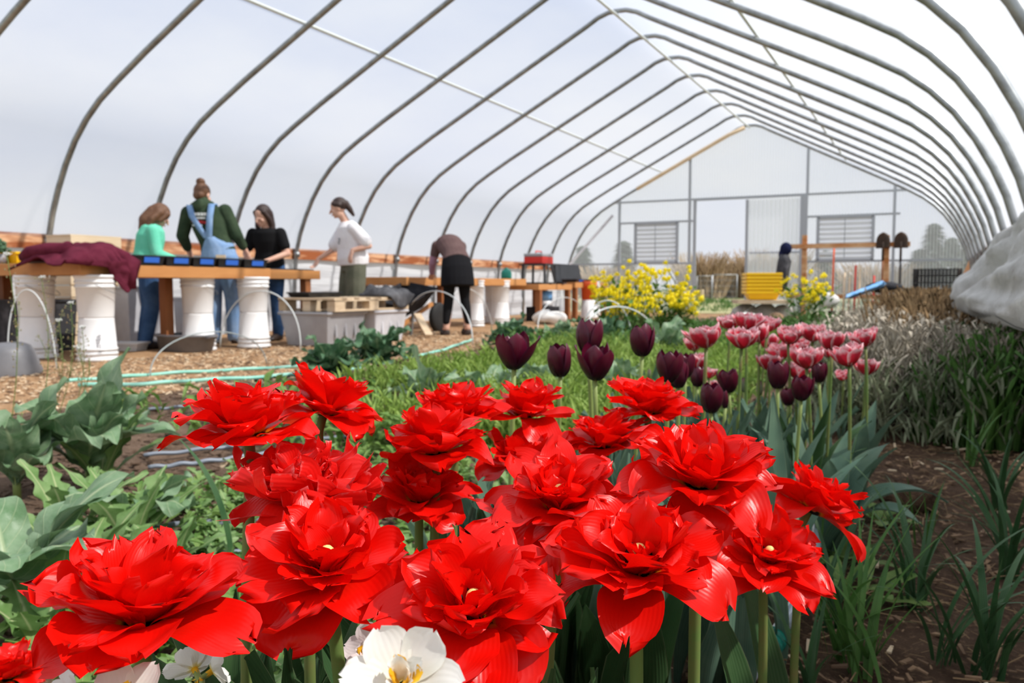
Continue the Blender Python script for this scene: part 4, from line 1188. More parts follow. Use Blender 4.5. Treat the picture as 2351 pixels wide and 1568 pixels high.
def head(m, c, Rm, s=1.0):
    A = np.array(Rm)
    def p(x, y, z): return np.asarray(c) + A @ (np.array([x, y, z]) * s)
    m.ball(p(0, -.012, .025), (.074 * s, .094 * s, .092 * s), 20, 14, Rm)
    m.ball(p(0, .028, -.045), (.056 * s, .062 * s, .068 * s), 16, 12, Rm)
    m.ball(p(0, .07, -.085), (.026 * s, .02 * s, .02 * s), 10, 8, Rm)
    m.ball(p(0, .088, .0), (.05 * s, .014 * s, .012 * s), 10, 8, Rm)
    cap(m, p(0, .085, .012), p(0, .112, -.026), .010 * s, .014 * s)
    for q in (1, -1):
        m.ball(p(.074 * q, -.005, -.012), (.012 * s, .022 * s, .032 * s), 10, 8, Rm)
        m.ball(p(.04 * q, .066, -.025), (.022 * s, .02 * s, .022 * s), 10, 8, Rm)
    m.ball(p(0, .092, -.056), (.022 * s, .012 * s, .009 * s), 8, 6, Rm)


def face_bits(t, c, Rm, s=1.0):
    A = np.array(Rm)
    for q in (1, -1):
        m = MB(); m.ball(np.asarray(c) + A @ (np.array([.032 * q, .084, -.004]) * s), (.014 * s, .008 * s, .007 * s), 10, 6, Rm); m.build('eye', MT['eye'], t, local=True)
    m = MB(); m.ball(np.asarray(c) + A @ (np.array([0, .1, -.057]) * s), (.021 * s, .007 * s, .007 * s), 10, 6, Rm); m.build('mouth', MT['lip'], t, local=True)


def hand(m, w, d, nrm, s=1.0, curl=0.5, thumb=1):
    """Palm, four fingers of different lengths bent towards nrm, and a thumb from the side of the palm."""
    w = np.asarray(w, float); d = np.asarray(d, float); d /= np.linalg.norm(d)
    nrm = np.asarray(nrm, float); nrm = nrm - d * (nrm @ d); nrm /= np.linalg.norm(nrm)
    sd_ = np.cross(d, nrm) * thumb
    cap(m, w, w + d * .02, .024 * s, .026 * s)
    for k in (-1.5, -.5, .5, 1.5):
        b0 = w + d * .03 * s + sd_ * .012 * k * s; b1 = w + d * .085 * s + sd_ * .019 * k * s
        cap(m, b0, b1, .016 * s, .0115 * s)
        L = {-1.5: .058, -.5: .074, .5: .08, 1.5: .07}[k] * s
        a1 = curl * .6; a2 = curl * 1.5
        p1 = b1 + (d * math.cos(a1) + nrm * math.sin(a1)) * L * .5 + sd_ * .004 * k
        p2 = p1 + (d * math.cos(a2) + nrm * math.sin(a2)) * L * .5
        chain(m, [b1, p1, p2], [.0098, .009, .0078])
    t0 = w + d * .025 * s + sd_ * .022 * s; t1 = t0 + (d * .5 + sd_ * .75 + nrm * .3) * .045 * s; t2 = t1 + (d * .85 + sd_ * .3 + nrm * .3) * .034 * s
    chain(m, [t0, t1, t2], [.014, .0105, .0088])


def eul(pitch, yaw=0.0, roll=0.0):
    """pitch > 0 looks down, yaw > 0 turns to the person's left."""
    return Matrix.Rotation(yaw, 3, 'Z') @ Matrix.Rotation(-pitch, 3, 'X') @ Matrix.Rotation(roll, 3, 'Y')


def person(loc, fdir, label):
    a = math.atan2(-fdir[0], fdir[1])
    return thing('person', (loc[0], loc[1], 0.0), label, 'person', None, a)


def shoe(m, ank, toe):
    ank = np.asarray(ank, float); toe = np.asarray(toe, float); toe = toe / np.linalg.norm(toe)
    f = np.array([ank[0], ank[1], .04])
    cap(m, f - toe * .035, f + toe * .08, .04, .043); cap(m, f + toe * .08, f + toe * .165 - np.array([0, 0, .008]), .042, .032)
    cap(m, ank + np.array([0, 0, .0]), f, .042, .042)


def legs(m, hips, knees, anks, r=(.085, .058, .04)):
    for h, k, a in zip(hips, knees, anks): chain(m, [h, (np.array(h) + np.array(k)) / 2, k, (np.array(k) * .6 + np.array(a) * .4), a], [r[0], (r[0] + r[1]) / 2 + .006, r[1], r[1] * .98, r[2]])


# --- 1: mint green cardigan, facing right, hands over the trays
def person_mint():
    t = person((-6.92, 5.65), (.62, .78), 'person with brown hair in a mint green knit and blue jeans at the bench')
    hips = [(.085, 0, .86), (-.085, 0, .86)]; kn = [(.09, .03, .46), (-.09, .0, .46)]; an = [(.09, -.04, .09), (-.09, -.06, .09)]
    Hc = (0.0, .13, 1.41); Hr = eul(.62, 0)
    m = MB(); legs(m, hips, kn, an, (.08, .055, .04))
    rings(m, [((0, 0, .80), .13, .10), ((0, 0, .92), .155, .115), ((0, .01, 1.04), .125, .1), ((0, .04, 1.18), .145, .11), ((0, .06, 1.27), .14, .09), ((0, .07, 1.31), .07, .06)])
    cap(m, (0, .07, 1.29), (0, .10, 1.38), .052, .05); head(m, Hc, Hr)
    for q in (1, -1):
        chain(m, [(.16 * q, .06, 1.24), (.2 * q, .10, 1.00), (.11 * q, .32, .93)], [.046, .036, .026])
        hand(m, (.11 * q, .32, .93), (-.25 * q, 1, -.12), (0, .1, -1), 1, .6, q)
    face_bits(fuse(m, 'body', MT['skin'], t, None, .006), Hc, Hr)
    m = MB()
    rings(m, [((0, -.005, .80), .19, .15), ((0, -.005, .92), .195, .15), ((0, .01, 1.04), .165, .14), ((0, .035, 1.18), .178, .145), ((0, .06, 1.27), .16, .12), ((0, .075, 1.325), .075, .07)])
    for q in (1, -1): chain(m, [(.155 * q, .055, 1.245), (.205 * q, .09, 1.00), (.12 * q, .29, .935)], [.068, .058, .042])
    fuse(m, 'mint_cardigan', MT['mint'], t, None, .008)
    m = MB(); legs(m, hips, kn, an, (.105, .078, .066)); rings(m, [((0, 0, .80), .14, .12), ((0, 0, .92), .165, .125)]); fuse(m, 'jeans', MT['jeans'], t, None, .009)
    A = np.array(Hr); m = MB(); hp_ = lambda x, y, z: np.array(Hc) + A @ np.array([x, y, z])
    m.ball(hp_(0, -.02, .035), (.09, .106, .098), 18, 12, Hr)
    for q in (1, -1): chain(m, [hp_(.07 * q, -.02, .02), np.array([.085 * q, .06, 1.37]), np.array([.08 * q, .02, 1.29])], [.04, .042, .03]); cap(m, hp_(.055 * q, .055, .055), hp_(.076 * q, .03, -.05), .03, .022)
    chain(m, [hp_(0, -.07, .0), np.array([0, -.0, 1.36]), np.array([0, -.03, 1.28])], [.075, .08, .055])
    fuse(m, 'hair', MT['hairbrown'], t, None, .009, 3)
    m = MB(); [shoe(m, a, (0, 1, 0)) for a in an]; fuse(m, 'shoes', MT['shoe'], t, None, .008)


person_mint()
for o in COL.objects:
    if o.name == 'person': o.scale = (.93,) * 3


# --- 2: overalls, back to us
def person_overalls():
    t = person((-6.82, 6.475), (-.456, .89), 'person seen from behind in denim overalls over a dark green hoodie, hair in a bun')
    hips = [(.09, 0, .90), (-.09, 0, .90)]; kn = [(.13, .04, .48), (-.09, .04, .48)]; an = [(.15, 0, .09), (-.09, 0, .09)]
    Hc = (-.20, .10, 1.60); Hr = eul(.35, -.25)
    S = [np.array((.05, .06, 1.42)), np.array((-.345, .06, 1.40))]; E = [np.array((.17, .06, 1.16)), np.array((-.42, .08, 1.16))]; Wr = [np.array((.235, .20, .97)), np.array((-.41, .28, .95))]
    trunk = [((0, 0, .84), .15, .12), ((-.005, 0, .96), .165, .125), ((-.05, .01, 1.1), .135, .105), ((-.11, .03, 1.27), .16, .115), ((-.15, .05, 1.40), .155, .10), ((-.17, .06, 1.46), .08, .065)]
    m = MB(); legs(m, hips, kn, an); rings(m, trunk); cap(m, (-.165, .06, 1.43), (-.19, .085, 1.53), .054, .052); head(m, Hc, Hr)
    for q, s, e, w in ((1, S[0], E[0], Wr[0]), (-1, S[1], E[1], Wr[1])):
        chain(m, [s, e, w], [.05, .038, .027]); hand(m, w, (0.12 * q, .35, -1), (-q * .6, 1, 0), 1, .5, -q)
    face_bits(fuse(m, 'body', MT['skin'], t, None, .006), Hc, Hr)
    m = MB(); rings(m, [(c, rx + .022, ry + .022) for c, rx, ry in trunk[1:]])
    for s, e, w in zip(S, E, Wr): chain(m, [s, e, e + (w - e) * .55], [.078, .066, .05])
    chain(m, [(-.26, .03, 1.455), (-.19, -.03, 1.47), (-.1, .03, 1.47)], [.06, .07, .06]); cap(m, (-.17, .05, 1.46), (-.185, .06, 1.50), .085, .08)
    fuse(m, 'hoodie', MT['hoodie'], t, None, .008)
    m = MB(); legs(m, hips, kn, an, (.115, .092, .085))
    rings(m, [((0, 0, .80), .165, .14), ((0, 0, .92), .188, .152), ((-.02, .005, 1.02), .178, .15), ((-.045, .0, 1.08), .135, .147), ((-.06, -.004, 1.14), .07, .145)])
    fuse(m, 'overalls', MT['denim'], t, None, .008)
    for q, p in ((1, [(-.06, -.125, 1.12), (-.05, -.137, 1.22), (-.045, -.125, 1.35), (-.045, -.06, 1.475), (-.06, .04, 1.49), (-.07, .14, 1.40)]), (-1, [(-.08, -.125, 1.12), (-.15, -.13, 1.22), (-.235, -.115, 1.35), (-.285, -.05, 1.465), (-.27, .05, 1.47), (-.25, .14, 1.38)])):
        m = MB(); nn = []
        P = np.array(p)
        V = []
        for i, c in enumerate(P):
            w = .032
            for u in (-1, 1):
                for k in (0, -.014): V.append(c + np.array([u * w, k * (1 if c[1] < .03 else -1), (.012 if abs(c[1] - .0) < .07 else 0) * (1 if k else 0)]))
        F = []
        for i in range(len(P) - 1):
            b, n_ = i * 4, (i + 1) * 4
            F += [(b, b + 2, n_ + 2, n_), (b + 1, n_ + 1, n_ + 3, b + 3), (b, n_, n_ + 1, b + 1), (b + 2, b + 3, n_ + 3, n_ + 2)]
        m.add(V, F); m.build('strap', MT['denim'], t, local=True)
    m = MB(); m.box((.07, -.158, .93), (.1, .012, .035)); m.build('leather_patch', MT['pine'], t, smooth=False, local=True)
    m = MB()
    for row, (z, ws) in enumerate(((1.375, (.036, .034, .036, .038, .026, .036)), (1.335, (.03, .032, .028, .034, .028)), (1.258, (.04, .028, .044)))):
        x = -.262 + row * .012
        for w in ws:
            m.box((x + w / 2, -.098 - .02 * (1.40 - z) / .14, z), (w * .78, .012, .03 if row == 0 else .018), Matrix.Rotation(.12, 3, 'Y')); x += w
    m.build('back_print', MT['whiteprint'], t, smooth=False, local=True)
    m = MB(); m.box((-.165, -.118, 1.295), (.155, .012, .028), Matrix.Rotation(.12, 3, 'Y')); m.build('back_stripe', MT['redprint'], t, smooth=False, local=True)
    A = np.array(Hr); m = MB(); hp_ = lambda x, y, z: np.array(Hc) + A @ np.array([x, y, z])
    m.ball(hp_(0, -.022, .03), (.083, .1, .092), 18, 12, Hr); m.ball(hp_(0, -.06, -.03), (.066, .055, .06), 14, 10, Hr); m.ball(hp_(0.0, -.075, .115), (.05, .048, .042), 14, 10, Hr)
    fuse(m, 'hair', MT['hairbrown'], t, None, .008, 3)
    m = MB(); [shoe(m, a, (0, 1, 0)) for a in an]; fuse(m, 'shoes', MT['shoe'], t, None, .008)


person_overalls()


# --- 3: black t-shirt, facing us
def person_black():
    t = person((-6.75, 7.14), (.30, -.95), 'person with long dark hair in a black t-shirt and jeans behind the trays')
    hips = [(.085, 0, .84), (-.085, 0, .84)]; kn = [(.09, .02, .45), (-.09, .02, .45)]; an = [(.09, -.02, .09), (-.09, -.02, .09)]
    Hc = (.02, .10, 1.40); Hr = eul(.42, -.30)
    trunk = [((0, 0, .80), .14, .11), ((0, 0, .90), .16, .118), ((0, .01, 1.01), .128, .1), ((0, .03, 1.14), .15, .115), ((0, .05, 1.235), .15, .095), ((0, .055, 1.275), .075, .06)]
    S = [(.165, .05, 1.21), (-.165, .05, 1.21)]; E = [(.25, .06, .985), (-.25, .06, .985)]; Wr = [(.12, .25, .91), (-.10, .25, .90)]
    m = MB(); legs(m, hips, kn, an, (.08, .055, .04)); rings(m, trunk); cap(m, (0, .05, 1.26), (.01, .08, 1.36), .05, .048); head(m, Hc, Hr)
    for q, s, e, w in zip((1, -1), S, E, Wr):
        chain(m, [s, e, w], [.045, .037, .026]); hand(m, w, (-.5 * q, 1, -.25), (0, 0, -1), 1, .6, q)
    face_bits(fuse(m, 'body', MT['skin'], t, None, .006), Hc, Hr)
    m = MB(); rings(m, [((0, 0, .82), .182, .14)] + [(c, rx + .02, ry + .022) for c, rx, ry in trunk[1:]])
    for s, e in zip(S, E): chain(m, [s, np.array(s) + (np.array(e) - np.array(s)) * .62], [.068, .062])
    fuse(m, 'black_tshirt', MT['blacktee'], t, None, .008)
    m = MB(); legs(m, hips, kn, an, (.1, .07, .06)); rings(m, [((0, 0, .78), .14, .12), ((0, 0, .88), .165, .125)]); fuse(m, 'jeans', MT['jeans'], t, None, .009)
    A = np.array(Hr); m = MB(); hp_ = lambda x, y, z: np.array(Hc) + A @ np.array([x, y, z])
    m.ball(hp_(0, -.028, .04), (.084, .098, .092), 18, 12, Hr)
    for q in (1, -1): chain(m, [hp_(.062 * q, .03, .06), hp_(.082 * q, .0, -.03), np.array([.085 * q + .01, .07, 1.30]), np.array([.085 * q, .075, 1.235])], [.026, .028, .032, .024])
    chain(m, [hp_(0, -.07, .0), np.array([0, -.01, 1.3]), np.array([0, -.05, 1.2])], [.075, .075, .05])
    fuse(m, 'hair', MT['hairdark'], t, None, .008, 3)
    m = MB(); [shoe(m, a, (0, 1, 0)) for a in an]; fuse(m, 'shoes', MT['shoe'], t, None, .008)


person_black()


# --- 4: white t-shirt, facing left
def person_white():
    t = person((-6.32, 8.12), (-.53, -.833), 'person with a dark ponytail in a loose white t-shirt and olive trousers, facing left')
    hips = [(.09, 0, .90), (-.09, 0, .90)]; kn = [(.1, .05, .48), (-.1, .02, .48)]; an = [(.1, .02, .09), (-.1, -.03, .09)]
    Hc = (0.0, .185, 1.555); Hr = eul(.36, -.45)
    trunk = [((0, 0, .84), .15, .12), ((0, 0, .95), .162, .122), ((0, .015, 1.08), .13, .10), ((0, .05, 1.23), .155, .115), ((0, .075, 1.345), .155, .10), ((0, .085, 1.395), .08, .065)]
    S = [(.17, .07, 1.31), (-.17, .06, 1.31)]; E = [(.2, .20, 1.06), (-.24, -.11, 1.10)]; Wr = [(.2, .37, .95), (-.25, .10, 1.045)]
    m = MB(); legs(m, hips, kn, an); rings(m, trunk); cap(m, (0, .08, 1.37), (0, .145, 1.48), .052, .05); head(m, Hc, Hr)
    chain(m, [S[0], E[0], Wr[0]], [.046, .036, .026]); hand(m, Wr[0], (0, .45, -.75), (-.3, 1, .3), 1, .5, -1)
    chain(m, [S[1], E[1], Wr[1]], [.048, .038, .027]); hand(m, Wr[1], (0, .35, -.9), (.2, -1, -.2), 1, .5, -1)
    face_bits(fuse(m, 'body', MT['skin'], t, None, .006), Hc, Hr)
    m = MB(); rings(m, [((0, .0, .875), .215, .175), ((0, .005, .96), .225, .19), ((0, .02, 1.08), .205, .17), ((0, .05, 1.23), .20, .155), ((0, .072, 1.34), .18, .125), ((0, .085, 1.4), .085, .075)])
    for s, e in zip(S, E): chain(m, [s, np.array(s) + (np.array(e) - np.array(s)) * .75], [.075, .082])
    fuse(m, 'white_tshirt', MT['whitetee'], t, None, .008)
    m = MB()
    for i, (dx, dz, w, h) in enumerate(((-.02, .02, .05, .012), (-.03, .0, .02, .03), (.0, -.02, .045, .012), (-.01, -.04, .03, .014))):
        m.box((-.03 + dx, .196, 1.17 + dz), (w, .012, h))
    m.build('chest_print', MT['greyplastic'], t, smooth=False, local=True)
    m = MB(); legs(m, hips, kn, an, (.125, .115, .11)); rings(m, [((0, 0, .80), .165, .145), ((0, 0, .95), .175, .14)]); fuse(m, 'olive_trousers', MT['olive'], t, None, .009)
    A = np.array(Hr); m = MB(); hp_ = lambda x, y, z: np.array(Hc) + A @ np.array([x, y, z])
    m.ball(hp_(0, -.03, .035), (.083, .095, .09), 18, 12, Hr)
    for q in (1, -1): cap(m, hp_(.055 * q, .03, .06), hp_(.075 * q, -.03, .02), .028, .03)
    chain(m, [hp_(0, -.105, .02), hp_(0, -.125, -.06), hp_(0, -.14, -.14)], [.042, .036, .02])
    fuse(m, 'hair', MT['hairdark'], t, None, .008, 3)
    m = MB(); [shoe(m, a, (0, 1, 0)) for a in an]; fuse(m, 'shoes', MT['shoe'], t, None, .008)


person_white()


# --- 5: bending over the far bench
def person_bending():
    t = person((-5.42, 9.05), (-.70, .71), 'person bending over the far bench in a brown top, black skirt and black leggings')
    hips = [(.09, 0, .84), (-.09, 0, .84)]; kn = [(.11, .02, .46), (-.10, .02, .46)]; an = [(.13, -.06, .09), (-.15, -.06, .09)]
    Hc = (-.02, .60, 1.14); Hr = eul(1.15, 0)
    trunk = [((0, -.02, .80), .15, .12), ((0, .0, .92), .168, .13), ((0, .10, 1.03), .14, .115), ((-.01, .24, 1.12), .16, .12), ((-.015, .37, 1.18), .16, .105), ((-.02, .43, 1.19), .08, .065)]
    S = [(.155, .37, 1.14), (-.175, .37, 1.14)]; E = [(.18, .44, .94), (-.22, .42, .92)]; Wr = [(.12, .50, .79), (-.21, .52, .78)]
    m = MB(); legs(m, hips, kn, an); rings(m, trunk); cap(m, (-.02, .42, 1.18), (-.02, .53, 1.17), .052, .05); head(m, Hc, Hr)
    for q, s, e, w in zip((1, -1), S, E, Wr):
        chain(m, [s, e, w], [.048, .037, .026]); hand(m, w, (-.1 * q, .8, -.25), (0, .1, -1), 1, .4, q)
    for a in an: cap(m, a, (a[0], a[1] + .09, .07), .04, .036)
    face_bits(fuse(m, 'body', MT['skin'], t, None, .006), Hc, Hr)
    m = MB(); rings(m, [(c, rx + .02, ry + .022) for c, rx, ry in trunk[1:]])
    for s, e in zip(S, E): chain(m, [s, np.array(s) + (np.array(e) - np.array(s)) * .5], [.07, .062])
    fuse(m, 'brown_top', MT['brownshirt'], t, None, .008)
    m = MB()
    for s, e, w in zip(S, E, Wr): chain(m, [np.array(s) + (np.array(e) - np.array(s)) * .4, e, np.array(e) + (np.array(w) - np.array(e)) * .85], [.06, .05, .038])
    fuse(m, 'mauve_sleeves', MT['mauve'], t, None, .008)
    m = MB(); rings(m, [((0, -.05, .62), .22, .19), ((0, -.04, .72), .215, .185), ((0, -.02, .84), .205, .17), ((0, .02, .95), .185, .15), ((0, .04, .99), .165, .135)]); fuse(m, 'black_skirt', MT['blackskirt'], t, None, .008)
    m = MB(); legs(m, hips, kn, [(a[0], a[1], .17) for a in an], (.095, .064, .046)); fuse(m, 'black_leggings', MT['blacktee'], t, None, .008)
    A = np.array(Hr); m = MB(); hp_ = lambda x, y, z: np.array(Hc) + A @ np.array([x, y, z])
    m.ball(hp_(0, -.025, .035), (.082, .1, .092), 18, 12, Hr); m.ball(hp_(0, -.09, .06), (.04, .04, .04), 12, 8, Hr)
    fuse(m, 'hair', MT['hairbrown'], t, None, .008, 3)
    for a in an:
        m = MB(); f = np.array([a[0], a[1], .035]); cap(m, f - np.array([0, .0, 0]), f + np.array([0, .16, 0]), .05, .05); cap(m, f + np.array([0, .08, .02]), f + np.array([0, .15, .02]), .048, .042)
        m.box(f + np.array([0, .08, -.018]), (.085, .25, .03)); fuse(m, 'clog', MT['shoe'], t, None, .008)


person_bending()

# ------------------------------------------------------------------ petals and leaves
def sheet(L, W, prof, phi0, phi1, cupR=0.05, r0=0.0, rip=0.0, ripf=3.0, jag=0.0, notch=0.0, seed=0, nu=9, nv=11, pw=1.0, roll=0.0, lobes=0, side=0.0, twist=0.0):
    """A petal or leaf growing from the origin in the +X/+Z plane. phi is its angle from +Z at the base and at the tip (degrees)."""
    rg = np.random.RandomState(seed)
    t = np.linspace(0, 1, nv); u = np.linspace(-1, 1, nu)
    ph = np.radians(phi0 + (phi1 - phi0) * t ** pw)
    dl = L / (nv - 1)
    cx = r0 + np.concatenate([[0], np.cumsum(np.sin((ph[1:] + ph[:-1]) / 2) * dl)])
    cz = np.concatenate([[0], np.cumsum(np.cos((ph[1:] + ph[:-1]) / 2) * dl)])
    w = prof(t) * W / 2
    p1, p2, p3 = rg.rand(3) * 6.28
    T_, U_ = np.meshgrid(t, u, indexing='ij')
    Lmod = 1 - notch * np.exp(-(U_ / 0.35) ** 2) * T_ ** 6 + jag * np.sin(U_ * 7 + p1) * T_ ** 5 + jag * .6 * np.sin(U_ * 15 + p2) * T_ ** 6
    wu = w[:, None] * (1 + (0 if not lobes else -0.55 * np.abs(np.sin(T_ * lobes * PI + .3 * np.sign(U_))) ** 1.5 * np.abs(U_)) )
    s = U_ * wu
    X = np.interp(T_ * Lmod, t, cx); Z = np.interp(T_ * Lmod, t, cz); PH = np.interp(T_ * Lmod, t, ph)
    up = Lmod > 1
    X = np.where(T_ * Lmod > 1, cx[-1] + np.sin(ph[-1]) * L * (T_ * Lmod - 1), X); Z = np.where(T_ * Lmod > 1, cz[-1] + np.cos(ph[-1]) * L * (T_ * Lmod - 1), Z)
    cR = cupR if np.isscalar(cupR) else cupR
    a = s / cR
    lat = cR * np.sin(a); inn = abs(cR) * (1 - np.cos(a)) * np.sign(cR)
    inn = inn + rip * W * np.sin(T_ * ripf * 6.28 + p1 + 1.7 * (U_ > 0)) * np.abs(U_) ** 1.6 * np.sin(np.clip(T_ * 1.3, 0, 1) * PI / 2)
    inn = inn + .25 * rip * W * np.sin(T_ * 9 + U_ * 4 + p3)
    inn = inn + roll * W * T_ ** 4 * (np.abs(U_) ** 2)
    # inward normal
    X = X - np.cos(PH) * inn; Z = Z + np.sin(PH) * inn
    Y = lat + side * T_ ** 2 * L
    if twist:
        tw = twist * T_
        X, Y = X - Y * np.sin(tw) * np.cos(PH), Y * np.cos(tw)
    V = np.stack([X, Y, Z], -1).reshape(-1, 3)
    UV = np.stack([(U_ + 1) / 2, T_], -1).reshape(-1, 2)
    return V, UV, nu, nv


def pr_petal(t):
    w = 0.30 + 0.70 * np.sin(np.clip(t / 0.62, 0, 1) * PI / 2) ** 1.2
    return w * np.sqrt(np.clip(1 - np.clip((t - .58) / .425, 0, 1) ** 2.4, 0.004, 1))


def pr_tulip(t):
    w = 0.45 + 0.55 * np.sin(np.clip(t / 0.45, 0, 1) * PI / 2)
    return w * np.clip(1 - np.clip((t - .40) / .61, 0, 1) ** 3.2, 0.02, 1)


def pr_lance(t):
    return np.clip((0.45 + .55 * np.sin(np.clip(t / .42, 0, 1) * PI / 2)) * (1 - np.clip((t - .38) / .63, 0, 1) ** 1.7), .01, 1)


def pr_kale(t):
    return np.where(t < .2, .07 + .1 * t, np.clip(np.sin(np.clip((t - .17) / .84, 0, 1) ** .8 * PI) ** .62, .03, 1))


def pr_blade(t):
    return np.clip((.7 + .3 * np.sin(np.clip(t / .3, 0, 1) * PI / 2)) * (1 - t ** 2.4), .02, 1)


def pr_spoon(t):
    return np.clip(.12 + .88 * np.sin(np.clip((t - .05) / .95, 0, 1) ** 1.5 * PI) ** .8, .05, 1) * np.where(t > .985, .3, 1)


def zrot(a): return np.array(Matrix.Rotation(a, 3, 'Z'))


def axis_m(ax):
    return np.array(Vector(ax).to_track_quat('Z', 'Y').to_matrix())


def put(mb, sh, az, Rm=None, base=(0, 0, 0)):
    V, UV, nu, nv = sh
    V = V @ zrot(az).T
    if Rm is not None: V = V @ Rm.T
    mb.grid(V + np.asarray(base, float), nu, nv, UV)


def curve_pts(a, b, bulge, n=10):
    a, b, bulge = np.asarray(a, float), np.asarray(b, float), np.asarray(bulge, float)
    return [a + (b - a) * k / (n - 1) + bulge * math.sin(PI * k / (n - 1)) for k in range(n)]


# --- red double tulips
RED_LAYERS = [  # count, length, width, phi0, phi1, cup radius, r0
    (6, .066, .058, 72, 102, .060, .004), (7, .063, .050, 52, 80, .050, .004), (9, .060, .041, 36, 56, .036, .003), (9, .053, .031, 22, 38, .026, .003), (5, .038, .022, 10, 34, .018, .002)]


def red_tulip(px, py, w, D, tilt, seed, label, droop=0.0, wilt=False, lean=(0, 0), scale_in=1.0, leaves=3, leafL=.27):
    rg = np.random.RandomState(seed)
    depth = F_ * D / w
    C = at(px, py, depth)
    s = D / .128
    toc = CO - C; toc[2] = 0; toc /= np.linalg.norm(toc)
    ax = np.array([0, 0, 1.0]) + toc * tilt[0] + RGT * tilt[1]
    ax /= np.linalg.norm(ax)
    B = C - ax * .015 * s
    foot = np.array([B[0] - lean[0] - ax[0] * .03, B[1] - lean[1] - ax[1] * .03, 0.0])
    t = thing('red_double_tulip', foot, label, 'tulip', 'red double tulips in the front bed')
    Rm = axis_m(ax)
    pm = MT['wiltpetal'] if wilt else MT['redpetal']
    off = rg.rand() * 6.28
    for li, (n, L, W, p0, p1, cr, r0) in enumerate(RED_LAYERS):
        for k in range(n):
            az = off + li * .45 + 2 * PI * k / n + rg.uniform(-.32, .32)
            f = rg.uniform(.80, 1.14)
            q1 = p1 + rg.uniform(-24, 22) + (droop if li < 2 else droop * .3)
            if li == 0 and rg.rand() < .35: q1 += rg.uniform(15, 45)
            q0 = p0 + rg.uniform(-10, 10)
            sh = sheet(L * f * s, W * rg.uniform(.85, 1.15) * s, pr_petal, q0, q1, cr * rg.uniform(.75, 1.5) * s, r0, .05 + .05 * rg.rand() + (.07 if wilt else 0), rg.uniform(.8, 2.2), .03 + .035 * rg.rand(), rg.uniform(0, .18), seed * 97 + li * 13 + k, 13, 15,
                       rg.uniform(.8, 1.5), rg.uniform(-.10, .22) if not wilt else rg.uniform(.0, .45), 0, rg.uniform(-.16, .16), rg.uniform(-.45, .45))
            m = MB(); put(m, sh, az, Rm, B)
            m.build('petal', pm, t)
    m = MB(); top = B + ax * .022 * s
    m.tube([B - ax * .002, B + ax * .012 * s, top], [.0045 * s, .005 * s, .0038 * s], 10); m.ball(top, .0055 * s, 8, 6); m.build('pistil', MT['pistil'], t)
    m = MB()
    for k in range(6):
        a = 2 * PI * k / 6; d = Rm @ np.array([math.cos(a) * .5, math.sin(a) * .5, 1])
        m.tube([B, B + d * .013 * s], [.001, .001], 5); m.ball(B + d * .017 * s, (.0018, .0018, .005 * s), 6, 6)
    m.build('stamens', MT['stamen'], t)
    m = MB(); bend = np.array([lean[0], lean[1], 0]) * .3 + np.array([rg.uniform(-.01, .01), rg.uniform(-.01, .01), 0])
    m.tube(curve_pts(foot, B - ax * .02 * s, bend) + [B], .0052 * s, 10); m.build('stem', MT['stem'], t)
    for k in range(leaves):
        az = off * 1.7 + 2 * PI * k / max(1, leaves) + rg.uniform(-.5, .5)
        sh = sheet(leafL * rg.uniform(.85, 1.12), rg.uniform(.05, .075), pr_lance, rg.uniform(2, 9), rg.uniform(14, 40), .05, .006, .03, 1.0, 0, 0, seed * 31 + k, 9, 16, 1.8, 0, 0, rg.uniform(-.06, .06), rg.uniform(-.6, .6))
        m = MB(); put(m, sh, az, None, foot); m.build('leaf', MT['tulipleaf'], t)
    return t


REDS = [
    (325, 1385, 470, .130, (.16, .0), 3, 'big red double tulip, lowest at the left, above the white daffodils', 0, False),
    (1088, 1385, 440, .130, (.58, -.02), 11, 'big red double tulip at the front centre, right above the large white daffodil', 14, False),
    (752, 1285, 405, .128, (.46, -.05), 7, 'big red double tulip left of the front centre one, under the fading bloom', 8, False),
    (1466, 1280, 395, .128, (.42, .05), 5, 'big red double tulip right of the front centre one', 14, False),
    (1610, 1085, 350, .126, (.32, .10), 9, 'big red double tulip before the dark tulips, with a broad petal spread to the right', 12, False),
    (1285, 1140, 330, .124, (.36, .0), 13, 'red double tulip in the middle of the bunch, with dark gaps between its petals', 10, False),
    (695, 1120, 335, .122, (.14, -.10), 17, 'fading red double tulip with pale dried petal edges', 4, True),
    (565, 968, 325, .124, (-.02, -.10), 19, 'red double tulip at the upper left of the bunch, before the wood chips', 2, False),
    (750, 925, 250, .122, (-.05, .28), 23, 'red double tulip leaning right behind the upper left one', 6, False),
    (965, 1130, 255, .118, (.25, .05), 29, 'red double tulip between the fading bloom and the middle one', 8, False),
    (1000, 1012, 265, .122, (.05, .0), 31, 'red double tulip above the dark throat in the centre rows', 4, False),
    (1045, 945, 225, .120, (.0, .0), 37, 'red double tulip in the back row, left of the maroon tulips\' stems', 2, False),
    (1208, 935, 200, .118, (.0, .06), 41, 'red double tulip in the back row, under the single leftmost maroon tulip', 6, False),
    (1200, 1050, 205, .116, (.12, .0), 43, 'small red double tulip half hidden behind the middle one', 8, False),
    (1488, 930, 208, .118, (.02, .0), 47, 'red double tulip in the back row, in front of the clustered maroon tulips', 2, False),
    (1388, 1005, 215, .118, (.05, -.05), 53, 'red double tulip below the back row, left of the one with the broad petal', 6, False),
    (1765, 1275, 262, .120, (.45, .18), 59, 'red double tulip nodding at the right front above the vinyl tube', 26, False),
    (1868, 1150, 238, .118, (-.22, .50), 61, 'red double tulip bent far to the right, showing its green stem', 12, False),
    (18, 1540, 165, .105, (.1, -.1), 67, 'red tulip cut off by the lower left corner', 0, False),
]
